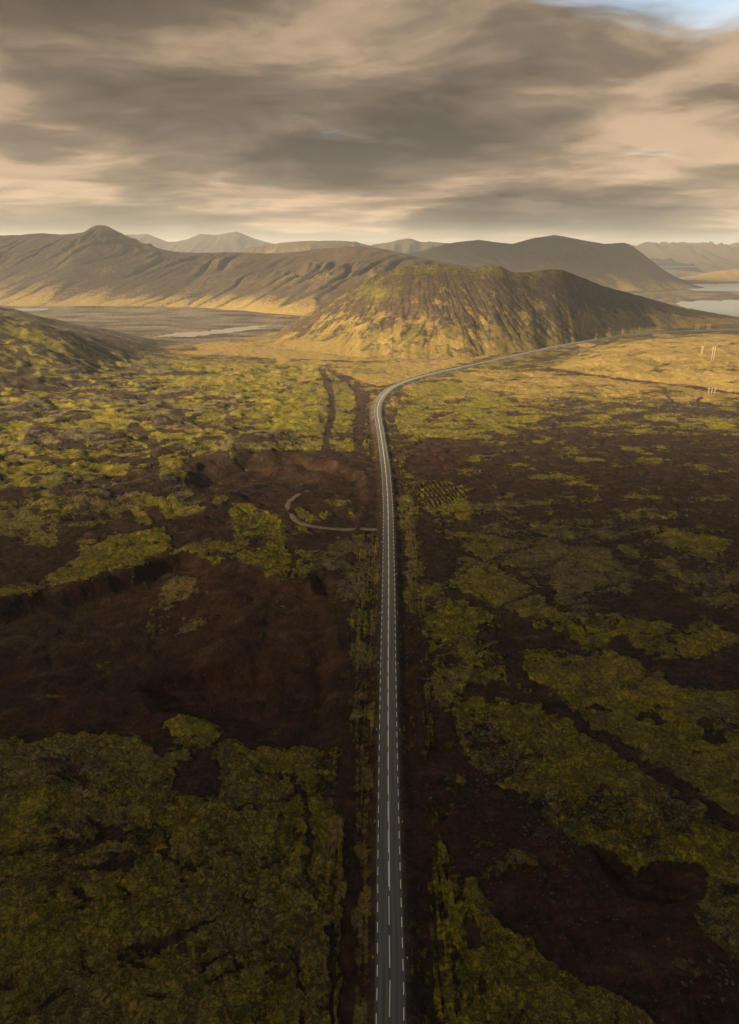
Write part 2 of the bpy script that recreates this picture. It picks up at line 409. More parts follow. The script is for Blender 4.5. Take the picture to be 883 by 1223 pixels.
def road_sd(x, y):
    """signed lateral distance to the road centre line (positive right) and nearest road height"""
    d = np.full(x.shape, 1e6); z = np.zeros(x.shape)
    m = (y < 2300) & (x > -130) & (x < 1500)
    mi = np.nonzero(m)[0]
    xs, ys = x[mi], y[mi]
    bd = np.full(xs.shape, 1e12); bz = np.zeros(xs.shape); bs = np.ones(xs.shape)
    step = 4
    K = RD[::step]; KZ = RDZ[::step]
    for i in range(len(K)-1):
        ax, ay = K[i]; bx, by = K[i+1]
        sel = np.nonzero((ys > min(ay, by)-90) & (ys < max(ay, by)+90) & (xs > min(ax, bx)-90) & (xs < max(ax, bx)+90))[0]
        if len(sel) == 0: continue
        X_, Y_ = xs[sel], ys[sel]; ex, ey = bx-ax, by-ay
        t = np.clip(((X_-ax)*ex+(Y_-ay)*ey)/(ex*ex+ey*ey), 0, 1)
        dx = X_-ax-ex*t; dy = Y_-ay-ey*t; dd = dx*dx+dy*dy
        u = dd < bd[sel]; ii = sel[u]
        bd[ii] = dd[u]; bz[ii] = (KZ[i]+(KZ[i+1]-KZ[i])*t)[u]; bs[ii] = np.where(ex*dy-ey*dx > 0, -1, 1)[u]
    d[mi] = np.sqrt(bd)*bs; z[mi] = bz
    return d, z
def raw(x, y): return (hbase(x, y) + hump(x, y))*(1-lake_flat(x, y))
RDZ = raw(RD[:, 0], RD[:, 1])
for it in range(300): RDZ[1:-1] = .25*RDZ[:-2]+.5*RDZ[1:-1]+.25*RDZ[2:]
RDZ = RDZ + 1.3
def shape_to_road(h, d, rz):
    a = np.abs(d)
    emb = rz - .06 - 1.5*sstep(a, 4.2, 8.5)
    return np.where(a < 60, h*sstep(a, 7, 26) + emb*(1-sstep(a, 7, 26)), h)

# ------------------------------------------------------------------ ground cover map: (kind, value, softness, outline)
# outlines of moss, soil, straw, heath and the shadowed embankment, traced on the ground
P_ = []
def poly(pts, moss=None, straw=None, grey=None, red=None, gravel=None, crack=None, soft=5): P_.append(('p', pts, dict(moss=moss, straw=straw, grey=grey, red=red, gravel=gravel, crack=crack), soft))
def ell(cx, cy, rx, ry, moss=None, rot=0, **k):
    pts = []
    for i in range(14):
        a = i/14*2*math.pi; u = rx*math.cos(a); v = ry*math.sin(a); c, s = math.cos(math.radians(rot)), math.sin(math.radians(rot))
        pts.append((cx+u*c-v*s, cy+u*s+v*c))
    soft = k.pop('soft', max(2, ry*.6)); poly(pts, moss, soft=soft, **k)
def line(pts, hw, moss=None, soft=3, **k):
    d = dict(moss=moss, straw=None, grey=None, red=None, gravel=None, crack=None); d.update(k); P_.append(('l', pts, d, (hw, soft)))
# far flats behind the lava
poly([(-400,300),(1300,300),(1300,392),(900,393),(740,400),(600,420),(560,434),(440,432),(330,428),(230,424),(150,420),(60,400),(-400,400)], .12, straw=.35, grey=0, gravel=.35, soft=4)
poly([(-200,366),(60,366),(230,368),(330,380),(345,392),(300,404),(200,412),(110,408),(60,392),(-200,380)], .05, straw=.0, gravel=.85, soft=4)
poly([(230,412),(330,396),(420,420),(440,430),(330,428),(240,422)], .1, straw=.55, gravel=.5)
# left side
LATE = []
poly([(-300,432),(160,432),(250,428),(380,432),(440,440),(380,545),(215,545),(190,600),(-300,640)], .60, straw=.0, grey=.55, soft=10)
poly([(200,432),(400,436),(385,470),(380,520),(300,500),(230,480)], .66, straw=.18, grey=.1, soft=12)
for e in [(35,490,42,12,8),(105,517,30,10,0),(45,527,32,12,10),(195,492,46,17,18),(10,548,28,9,0),(60,562,34,7,-6),(215,540,24,7,0),(130,600,45,16,-4),(20,470,30,6,0),(150,470,35,6,10),(270,480,34,9,8)]:
    ell(e[0], e[1], e[2], e[3], .55, rot=e[4], grey=1.0, soft=4)
for e in [(20,513,14,13,0,.95),(35,560,60,4,-6,.95),(110,563,60,5,-8,.95),(60,540,42,4,3,.9),(225,520,50,3,-4,.9),(130,500,28,12,10,.8),(90,508,30,3,-3,.9),(15,474,22,3,0,.9),(230,455,40,8,0,.8),(320,450,50,8,-6,.9),(350,505,32,8,-8,.85),(310,535,60,5,0,.9),(340,480,30,8,-30,.9),(415,480,12,10,0,.75),(415,545,14,14,0,.85),(408,505,12,8,0,.75)]:
    ell(e[0], e[1], e[2], e[3], e[5], rot=e[4], soft=4, grey=.05)
for l, hw in [([(160,512),(182,528),(190,555),(196,580),(207,602),(222,618)],7),([(26,500),(50,508),(76,527),(100,533)],2.2),([(168,458),(190,478),(212,492),(245,513)],2.2),([(0,500),(30,500)],3),([(70,460),(110,466),(170,475),(230,470)],2.6),([(0,588),(60,585),(120,575),(160,568)],2.6),([(120,545),(160,552),(185,548)],3),([(220,500),(290,520),(330,528)],2.5),([(140,440),(170,448),(240,446)],2),([(180,565),(190,590),(215,600)],5)]:
    line(l, hw, .04)
poly([(0,585),(40,582),(60,596),(0,600)], .1); poly([(150,570),(180,566),(190,585),(165,588)], .1)
poly([(215,548),(250,540),(400,538),(455,545),(455,640),(400,655),(340,660),(240,640),(205,660),(140,640),(150,612),(200,604),(222,590)], .06, grey=.1, red=.25, soft=5)
poly([(222,570),(228,558),(240,550),(262,546),(300,544),(355,543),(395,549),(437,562),(425,566),(350,560),(290,564),(262,574),(245,590),(228,583)], .0, red=.55, grey=0, soft=3)
poly([(190,545),(218,545),(222,575),(240,600),(250,612),(215,620),(198,590),(188,565)], .72, grey=.4, soft=4)
poly([(275,605),(290,600),(330,615),(345,640),(355,660),(350,680),(338,690),(320,680),(300,674),(285,655),(276,630)], .95, grey=0, crack=.7, soft=3)
ell(305,645,14,14,.4,soft=5)
line([(345,650),(353,668),(346,688)],3,.0); line([(362,660),(352,685)],2.5,.6)
poly([(352,607),(362,605),(372,612),(384,622),(372,622),(358,616)], .95, soft=2); poly([(384,598),(390,593),(419,594),(420,600),(405,604),(388,604)], .95, soft=2)
poly([(380,612),(394,608),(398,612),(386,617)], .85, soft=2); poly([(348,622),(365,627),(372,637),(358,633)], .85, soft=2); ell(425,612,6,7,.7,rot=-40)
ell(262,596,10,6,.85); ell(282,610,12,9,.85)
poly([(235,648),(262,650),(272,670),(258,675),(240,664),(220,668),(200,660),(205,652)], .75, soft=4)
poly([(400,642),(430,636),(452,635),(450,690),(440,705),(428,725),(410,715),(398,700),(380,685),(376,672),(388,660)], .62, straw=.30, grey=1.0, soft=4)
poly([(368,690),(375,684),(392,684),(402,692),(404,704),(395,712),(378,711),(369,702)], .0, straw=0, soft=3)
poly([(-400,360),(0,373),(75,395),(115,411),(150,427),(170,441),(120,470),(0,478),(-400,480)], .45, straw=.05, grey=.1, red=.1, gravel=0, soft=6)
poly([(-60,440),(30,445),(90,455),(130,468),(90,470),(0,462)], .2, soft=6)
line([(0,392),(60,408),(120,432)],5,.75,straw=.2)
# middle left brown slopes
poly([(0,640),(30,650),(60,650),(75,625),(115,630),(125,648),(95,662),(60,690),(0,702)], .04, soft=3)
poly([(0,608),(30,603),(58,628),(73,650),(60,664),(48,652),(20,645),(0,640)], .8, grey=.6, crack=.4, soft=4)
poly([(55,688),(90,672),(96,660),(130,645),(165,634),(200,630),(207,650),(190,662),(140,678),(100,692),(60,692)], .93, grey=.0, soft=3)
ell(105,647,14,4,.85); ell(100,655,8,3,.8); poly([(155,608),(172,610),(190,630),(165,626)], .85, soft=3)
poly([(176,590),(196,592),(210,618),(200,622),(186,606)], .7, soft=3)
poly([(-60,704),(20,702),(50,702),(30,709),(0,714),(-60,718)], .9, soft=2)
poly([(-90,716),(0,714),(50,704),(80,697),(110,692),(200,662),(215,658),(240,664),(300,680),(340,693),(374,690),(392,715),(414,765),(412,870),(400,892),(300,892),(262,880),(170,884),(110,878),(60,884),(0,890),(-90,895)], .02, straw=0, grey=.0, red=.55, crack=0, soft=3)
poly([(-90,716),(0,716),(50,706),(110,700),(112,740),(60,760),(-90,765)], .0, red=.0, soft=5)
poly([(185,699),(190,684),(215,676),(238,682),(236,700),(205,712),(180,718)], .75, straw=.45, grey=.8, red=.2, soft=3)
poly([(205,738),(222,723),(250,725),(242,745),(212,749)], .5, straw=.35, grey=.8, soft=4); ell(65,820,8,4,.5,straw=.6)
line([(232,702),(195,722),(160,735),(130,745)], 2.4, .3, straw=.35)
ell(180,737,16,8,.45,grey=.5,crack=.6); ell(105,755,40,10,.22,straw=.1,soft=10); ell(300,740,60,14,.05,gravel=.1,red=.9,soft=10); ell(260,800,70,20,.02,red=1,soft=14)
# lower left moss field
poly([(-200,895),(0,886),(60,884),(100,874),(140,880),(165,892),(180,905),(262,905),(300,895),(345,905),(370,905),(400,893),(402,960),(400,1060),(408,1223),(408,1320),(-300,1320)], .88, grey=.35, red=.2, crack=.45, soft=5)
poly([(190,862),(240,848),(262,860),(266,880),(242,890),(205,878)], .8, soft=4); poly([(188,893),(230,897),(238,912),(212,920),(196,912)], .8, soft=3)
poly([(168,880),(186,898),(206,918),(212,942),(235,952),(262,946),(265,915),(250,900),(268,884),(240,892),(200,884)], .06, crack=0, soft=3)
ell(212,905,16,7,.8); ell(90,920,45,22,.85,grey=1.0,soft=10); ell(150,1030,30,20,.85,grey=.9,soft=10)
for e in [(128,993,24,9,30),(215,1033,24,6,20),(95,1067,22,5,15),(12,1050,22,5,-20),(60,1018,10,5,0),(150,962,16,5,0),(300,965,25,3,0),(320,1038,8,5,0),(335,1165,14,5,30),(185,1190,16,5,0),(160,1150,26,5,8)]:
    ell(e[0],e[1],e[2],e[3],.26,rot=e[4],soft=6)
for l, hw in [([(150,1132),(200,1126),(232,1108),(265,1095)],3.5),([(235,1160),(278,1136),(286,1160),(262,1172),(245,1176)],4),([(52,1205),(75,1180),(118,1160)],3),([(100,1140),(105,1160),(120,1165)],5),([(357,940),(366,962),(370,990),(368,1040),(378,1075),(392,1100)],6),([(345,1130),(360,1160),(366,1200),(362,1230)],5),([(178,1000),(190,985),(200,1010)],2),([(30,1100),(60,1060),(70,1040),(75,1000)],2)]:
    line(l, hw*.8, .28, soft=4)
poly([(320,908),(362,908),(364,925),(350,930),(318,925)], .97, crack=0, soft=3); line([(305,925),(330,928),(355,932)],1.6,.1)
poly([(372,905),(398,890),(405,960),(408,1060),(398,1120),(385,1080),(380,1000),(376,940)], .55, straw=.35, soft=5)
# verges left
line([(408,730),(412,790),(412,850),(417,950),(420,1030),(418,1100),(414,1223),(412,1320)], 7.5, .03, soft=4, straw=0, red=.5, crack=0)
line([(432,690),(429,760),(427,850),(432,950),(436,1050),(437,1223),(437,1320)], 6.5, .62, soft=5, straw=.40, grey=.7)
line([(396,1110),(398,1320)],5,.15,soft=4)
line([(384,440),(391,456),(397,476),(396,500),(391,520),(388,545)], 3.8, .0, soft=3, straw=.06)
line([(398,441),(418,452),(430,468),(433,490),(429,520),(427,560),(428,600),(430,630)], 6, .04, soft=5, straw=.12, red=.3)
line([(446,470),(443,490),(446,520),(450,560),(452,620)], 5, .12, soft=4, straw=.30, red=.3)
poly([(330,428),(440,434),(520,430),(550,436),(500,448),(470,458),(450,462),(420,450),(395,441),(330,434)], .12, straw=.45, gravel=.8, soft=3)
ell(375,433,14,3,.95,straw=.4); ell(440,443,22,3.5,.95,straw=.2,soft=2); ell(415,436,20,2.5,.9); ell(465,432,10,2,.8)
poly([(440,437),(500,436),(520,441),(495,447),(470,446)], .3, gravel=.5, soft=2)
# right side
poly([(452,470),(475,462),(500,450),(560,445),(660,441),(883,470),(1300,480),(1300,620),(883,640),(560,600),(480,600)], .40, straw=.25, grey=.3, soft=10)
poly([(560,440),(663,445),(763,457),(883,470),(1300,485),(1300,500),(883,488),(760,480),(650,474),(560,462),(545,448)], .32, straw=.42, grey=0, soft=6)
poly([(470,505),(480,470),(500,455),(535,457),(560,465),(600,475),(640,488),(650,503),(600,513),(560,520),(520,524),(490,520),(475,512)], .60, straw=.22, grey=.2, soft=6)
for e in [(520,462,28,5,-8,.95),(545,470,30,4,3,.9),(580,472,16,5,5,.95),(490,500,20,6,-4,.97),(535,517,32,3,2,.95),(515,515,22,3,0,.8),(492,526,9,2,0,.9),(600,515,20,4,8,.8),(620,500,24,3,3,.8),(575,523,14,3,0,.8),(560,493,18,3,4,.8),(708,475,26,2,3,.8),(740,480,20,2,5,.8),(758,490,16,2,5,.8),(790,500,22,3,8,.9),(860,508,18,5,3,.9),(838,502,22,2.5,6,.9),(715,498,14,3,5,.8),(770,515,28,2,4,.75)]:
    ell(e[0], e[1], e[2], e[3], e[5], rot=e[4], soft=3, straw=.15)
poly([(490,545),(505,528),(540,522),(600,526),(640,520),(700,510),(883,525),(1300,540),(1300,640),(883,662),(870,650),(800,622),(760,612),(700,604),(650,612),(600,604),(560,590),(500,574),(488,562)], .25, straw=.06, grey=.3, red=.15, soft=8)
for e in [(707,549,20,2.2,4,.9),(760,538,22,2.4,14,.9),(783,549,24,1.8,3,.8),(836,557,9,3,12,.95),(845,567,8,2,10,.9),(690,577,16,3,0,.6),(540,562,26,6,-4,.5),(630,545,10,3,0,.5),(640,568,14,3,0,.5),(590,581,6,2,30,.8),(600,597,10,3,0,.7),(635,590,18,3,0,.55),(610,592,7,2,0,.7)]:
    ell(e[0], e[1], e[2], e[3], e[5], rot=e[4], soft=2)
poly([(490,545),(500,530),(520,524),(560,526),(560,560),(520,570),(495,565)], .1, red=.6, soft=6)
RIB = [(493,576),(525,573),(552,582),(562,592),(532,602),(520,609),(505,600),(497,590)]
poly(RIB, .8, grey=0, soft=2)
line([(486,600),(489,640),(490,690),(492,735)], 8, .72, soft=5, straw=.35, grey=.6)
line([(508,720),(512,740)], 5, .5)
poly([(500,604),(515,610),(520,640),(545,645),(562,662),(548,690),(530,702),(508,697),(503,640)], .22, crack=.8, grey=.3, soft=4)
poly([(527,615),(540,601),(550,595),(565,597),(585,602),(575,611),(582,622),(572,630),(555,621),(540,617)], .93, grey=0, soft=2)
line([(500,604),(520,613),(528,628)],1.4,.8,soft=1)
poly([(560,600),(590,592),(690,604),(760,618),(883,665),(1300,700),(1300,745),(883,735),(700,735),(600,690),(565,660)], .42, grey=.8, soft=6)
ell(614,620,17,8,.62,grey=.8); ell(672,626,18,7,.65,rot=12,grey=.8); ell(600,600,12,3,.7)
poly([(562,642),(575,638),(590,645),(600,632),(640,640),(680,652),(688,662),(680,690),(690,725),(660,722),(640,716),(610,704),(590,690),(572,668)], .66, grey=.8, soft=4)
poly([(566,645),(590,640),(588,662),(600,680),(578,668)], .88, soft=3)
poly([(542,690),(548,665),(580,665),(600,674),(640,695),(645,705),(640,712),(600,700),(570,695)], .85, grey=.7, soft=3)
poly([(538,700),(560,708),(592,720),(620,735),(650,742),(670,742),(690,757),(700,748),(680,732),(640,718),(600,704),(560,692),(540,694)], .86, grey=.2, soft=3)
poly([(700,730),(690,700),(670,670),(665,650),(700,655),(740,672),(758,695),(752,712),(722,712)], .66, grey=.9, soft=4)
line([(560,662),(590,672),(620,690),(645,708),(680,735),(700,752)], 1.8, .0); line([(640,690),(660,712),(680,728)],1.6,.0)
poly([(775,628),(800,628),(830,638),(865,655),(868,668),(850,672),(820,662),(780,642)], .86, grey=.2, soft=3)
poly([(733,650),(750,648),(764,656),(770,670),(748,664)], .93, soft=2); poly([(780,670),(800,668),(818,686),(832,697),(806,690),(786,682)], .93, soft=2)
poly([(838,712),(862,704),(883,710),(900,720),(860,722),(842,717)], .93, soft=2); ell(699,623,12,5,.9,rot=8); ell(785,619,24,2.5,.75,rot=4); ell(745,706,12,4,.9); ell(781,710,9,3,.7); ell(722,640,18,3,.7,rot=12); ell(855,690,26,7,.6,grey=1); ell(690,690,26,14,.72,grey=1); ell(700,740,30,3,.8,rot=20)
poly([(700,714),(740,712),(800,702),(835,722),(883,730),(1000,735),(1000,770),(883,757),(862,745),(825,742),(790,742),(740,728),(715,732)], .06, grey=0, soft=4)
poly([(530,696),(545,704),(580,720),(600,732),(640,743),(663,752),(690,768),(700,780),(660,776),(632,772),(620,788),(630,812),(612,812),(602,792),(600,772),(598,748),(575,740),(560,722),(538,712)], .04, soft=3)
for e in [(645,748,9,4,15),(637,763,6,3,0),(672,776,7,2,0),(615,728,9,2,25),(600,738,9,3,20)]: ell(*e[:4], .85, rot=e[4], soft=2)
poly([(508,740),(535,722),(555,715),(562,730),(582,728),(596,742),(598,752),(570,760),(598,768),(585,778),(602,792),(610,802),(560,808),(520,803),(505,780),(512,760)], .86, crack=.5, grey=.1, soft=3)
poly([(520,770),(555,775),(560,800),(530,802)], .5, soft=5)
for y_ in (749,757,765,775,785,793): line([(572,y_+2),(590,y_),(612,y_-2)], 1.6, .0, soft=1.5)
poly([(556,818),(600,812),(645,836),(640,842),(600,838),(562,832)], .08, soft=3); line([(600,828),(620,836),(640,840)],2,.7)
poly([(626,785),(660,783),(700,790),(727,772),(740,790),(790,803),(800,822),(883,822),(1100,830),(1100,1100),(883,975),(860,960),(820,935),(780,905),(740,880),(700,850),(660,825),(628,808)], .94, grey=.15, crack=.25, soft=4)
poly([(690,766),(700,745),(730,738),(760,742),(795,742),(812,756),(800,782),(762,784),(735,768),(715,775)], .86, grey=.4, soft=4)
poly([(825,744),(860,744),(864,752),(883,757),(1000,765),(883,764),(852,765),(846,780),(812,788),(806,780),(818,758)], .93, soft=2)
poly([(725,774),(738,765),(760,778),(800,788),(850,781),(883,778),(1100,780),(1100,830),(883,820),(800,822),(785,812),(795,802),(760,790)], .05, grey=.0, soft=3)
line([(740,765),(755,775),(768,780)],4,.0); ell(860,800,30,4,.3,rot=6,grey=1)
line([(608,800),(638,822),(665,845),(700,868),(730,885),(760,910),(800,938),(840,960),(883,985),(1000,1050)], 6, .0, soft=3)
ell(715,846,18,4,.02,rot=8,soft=2); ell(778,858,22,4,.02,rot=10,soft=2); ell(680,902,12,4,.02,rot=-4,soft=2); line([(715,850),(745,855),(765,857)],1.5,.1); line([(700,818),(730,812)],1.2,.2)
ell(850,850,26,20,.78,grey=1,soft=8); ell(860,880,24,12,.5,crack=1,soft=6); ell(690,795,24,7,.8,grey=1,soft=5)
poly([(545,836),(575,835),(640,843),(680,864),(720,890),(760,915),(800,945),(840,978),(850,1000),(835,1030),(820,1036),(785,1026),(763,1044),(740,1030),(715,1012),(690,1003),(660,985),(630,965),(610,945),(580,930),(560,912),(548,890),(538,860)], .9, grey=.2, crack=.4, soft=4)
for e in [(600,915,32,18),(655,965,36,20),(728,965,36,26),(575,880,22,24),(800,965,26,24),(770,1010,20,12)]: ell(e[0],e[1],e[2],e[3],.66,crack=1,grey=.7,soft=8)
poly([(520,850),(545,840),(550,895),(560,915),(540,910),(520,890)], .3, straw=.15, soft=5)
poly([(500,905),(545,900),(575,925),(610,945),(640,970),(690,1003),(715,1012),(763,1043),(775,1027),(830,1035),(845,1050),(838,1080),(828,1090),(840,1112),(865,1135),(900,1170),(900,1320),(850,1320),(800,1223),(760,1203),(700,1167),(660,1150),(620,1120),(590,1095),(560,1060),(535,1010),(525,960)], .03, grey=.2, red=.3, crack=0, soft=4)
poly([(515,905),(560,925),(585,950),(605,985),(590,1010),(560,1010),(530,990),(520,950)], .36, grey=.5, crack=.6, soft=7)
for e in [(600,985,16,5,20),(585,1000,14,4,20),(620,1025,28,9,35),(655,1060,16,7,30),(700,1075,20,6,20),(590,1030,16,10,50),(740,1060,10,4,0),(712,1098,14,4,10),(640,1090,10,6,50),(850,1150,26,9,25),(790,1110,10,3,10)]: ell(e[0],e[1],e[2],e[3],.40,rot=e[4],grey=.8,soft=12)
poly([(535,1087),(560,1080),(600,1110),(650,1142),(700,1172),(760,1207),(800,1235),(850,1320),(540,1320),(548,1180)], .86, grey=.15, crack=.4, soft=4)
poly([(522,1008),(532,1010),(541,1060),(548,1092),(530,1092),(525,1050)], .88, soft=3); poly([(540,1040),(565,1050),(590,1085),(560,1078)], .6, soft=4)
ell(562,1112,15,20,.22,rot=-20,soft=9); ell(577,1175,10,30,.3,soft=9); ell(545,1150,6,22,.3,soft=4)
poly([(852,985),(883,992),(1100,1050),(1100,1190),(900,1150),(855,1125),(828,1095),(838,1075),(846,1045),(842,1010)], .8, grey=.4, crack=.5, soft=4)
ell(868,1065,16,12,.35,grey=1,crack=1); poly([(803,1140),(830,1148),(850,1172),(832,1172),(806,1156)], .6, grey=1, soft=3); ell(866,1170,18,18,.45,grey=1,crack=1)
# verges right
line([(478,640),(480,760),(482,860),(489,1000),(496,1223),(498,1320)], 5, .10, soft=4, straw=.0, crack=.8)  # dark band: shadow side of the embankment painted as bare soil
line([(496,740),(497,860),(503,1000),(510,1120),(520,1320)], 9, .14, soft=6, straw=.16, red=.3)
line([(512,780),(514,860),(512,900)], 6, .42, soft=5); line([(518,840),(522,900),(524,960)],4,.1)
line([(470,470),(480,458),(500,450)], 2.5, .1, soft=2)
line([(468,500),(474,540),(478,580)], 4, .3, straw=.35, soft=3)
# hump on the right
poly([(655,441),(690,424),(745,404),(820,399),(883,398),(1300,397),(1300,482),(883,470),(813,460),(763,456),(713,450)], .30, straw=.50, grey=.1, red=.15, soft=3)
for e in [(840,449,40,6,5,1.1),(880,463,60,5,4,1.3),(700,434,26,2.5,-12,.9),(800,455,40,2.5,4,1.1),(845,411,26,2.5,-2,1.2),(780,426,20,1.5,0,1.0),(870,418,14,3,-10,1.1),(700,412,12,2,0,1.0),(790,400,12,1.6,0,.9),(730,458,60,1.6,7,1.0)]:
    ell(e[0], e[1], e[2], e[3], .1, rot=e[4], straw=e[5], soft=3)
for e in [(786,437,6,3,-30),(815,440,6,4,-50),(836,442,9,4,-10),(772,436,2,2,0),(800,432,26,5,0),(860,440,22,5,0),(705,420,16,3,-28)]: ell(e[0],e[1],e[2],e[3],.15,rot=e[4],straw=.40,red=.4,soft=4)
line([(655,441),(713,449),(763,455.5),(813,460),(883,470)], 1.6, .0, straw=.1, soft=1.5); line([(797,474),(806,482),(818,487)],1.4,.0,straw=0,soft=1); line([(838,475),(832,478),(835,484)],1.4,.0,straw=0,soft=1)
line([(640,432),(663,428),(690,415)],2,.1,straw=.1); ell(800,488,60,2,.0,rot=3,straw=0,soft=2); ell(860,493,40,2.5,.2,straw=0)

KEYS = ['moss', 'straw', 'grey', 'red', 'gravel', 'crack']
DEF = dict(moss=.5, straw=.1, grey=.3, red=.15, gravel=0., crack=.3)
def cover(x, y, z):
    px, py = project(x, y, z)
    v = {k: np.full(x.shape, DEF[k]) for k in KEYS}
    far = sstep(np.hypot(x, y), 1100, 2500); v['moss'] = v['moss']*(1-far)+.2*far; v['straw'] = v['straw']*(1-far)+.4*far
    ok = (y > 20) & (px > -320) & (px < 1250) & (py > 295) & (py < 1330)
    mi = np.nonzero(ok)[0]; X = px[mi]; Yp = py[mi]
    xs, ys = x[mi], y[mi]
    k = np.clip((Yp-400)/300, .12, 1.0)          # traced edges get finer with distance
    wx = (7*fbm(xs/16, ys/16, 3, 81) + 4*fbm(xs/4.5, ys/4.5, 2, 82))
    wy = (7*fbm(xs/16, ys/16, 3, 83) + 4*fbm(xs/4.5, ys/4.5, 2, 84))
    nk = 1-sstep(np.hypot(xs, ys), 250, 520)
    wx = wx + nk*(13*fbm(xs/6.5, ys/6.5, 4, 85, .6)); wy = wy + nk*(13*fbm(xs/6.5, ys/6.5, 4, 86, .6))
    X = X + wx*np.clip(k, .35, 1); Yp = Yp + wy*k*.8
    for typ, pts, vals, soft in P_:
        A = np.array(pts, float)
        pad = 14 + (1.5*soft if typ == 'p' else sum(soft))
        s = np.nonzero((X > A[:,0].min()-pad) & (X < A[:,0].max()+pad) & (Yp > A[:,1].min()-pad) & (Yp < A[:,1].max()+pad))[0]
        if len(s) == 0: continue
        if typ == 'p': d = sdf(X[s], Yp[s], pts); e_ = (soft*1.1+2.0)*k[s]; wgt = sstep(d, -e_*.8, e_)
        else: d = linedist(X[s], Yp[s], pts); e_ = (soft[1]*.8+1)*k[s]; wgt = 1-sstep(d, soft[0]-e_, soft[0]+e_)
        for kk, val in vals.items():
            if val is None: continue
            t = v[kk][mi[s]]; v[kk][mi[s]] = t + (val-t)*wgt
    # ragged patch edges, veins and holes at every scale
    right = sstep(x, -5, 15)
    c_, s__ = math.cos(.5), math.sin(.5)
    xr = np.where(right > .5, (x*c_+y*s__)/1.9, x/1.25); yr = np.where(right > .5, -x*s__+y*c_, y)
    nfr = fbm(xr/24, yr/24, 7, 111, .66)
    ve = ridged(xr/21+nfr, yr/21, 4, 115)
    bodied = sstep(v['moss'], .5, .8)
    v['moss'] = v['moss'] + (.55+.30*(1-bodied))*nfr + .32*fbm(x/7, y/7, 4, 113, .62)*(1-.45*bodied) + .07*bodied - .40*bodied*sstep(ve, .50, .80)*(1-sstep(np.hypot(x, y), 500, 900)) 
    lf = sstep(-x, 60, 110)*sstep(y, 430, 520)*(1-sstep(y, 1050, 1250))
    hn = fbm(x/62+.3, y/58, 3, 21); hs = 7*hn + 1.6*fbm(x/22, y/22, 3, 122)
    v['grey'] = v['grey'] + lf*(1.3*sstep(hn, .02, .22) - .55)
    v['moss'] = v['moss'] + lf*.30*np.sin(hs*2.6)
    v['grey'] = v['grey'] + .9*fbm(x/30, y/30, 4, 117)
    v['straw'] = v['straw'] + .5*fbm(x/60, y/60, 5, 118)*(v['straw'] > .12)
    v['gravel'] = v['gravel'] - .25*(v['gravel'] > .5) + 2.4*fbm(x/150, y/60, 6, 119, .6)*(v['gravel'] > .05)
    gz_ = sstep(y, 720, 1000)*(1-sstep(y, 1300, 1500))*sstep(x, -520, -250)
    v['straw'] = v['straw'] + gz_*(.26 + .5*fbm(x/40, y/30, 4, 125))  # golden sunlight on the far plain put into the cover as extra straw
    rs_ = sstep(x, 30, 90)*sstep(y, 330, 420)*(1-sstep(y, 1000, 1200))
    v['moss'] = v['moss'] + rs_*.55*fbm(x/46+y/260, y/17, 5, 123, .58)
    v['straw'] = v['straw'] + rs_*.30*np.maximum(0, fbm(x/50, y/22, 4, 124))*sstep(y, 430, 700)
    rib = sstep(sdf(px[mi], py[mi], RIB), 0, 2)
    v['moss'][mi] -= rib*(.35+.45*np.sin((xs+.16*ys+1.6*fbm(xs/9, ys/9, 2, 131))*2*math.pi/3.6)*(.7+.8*fbm(xs/8, ys/14, 2, 132)))
    return v

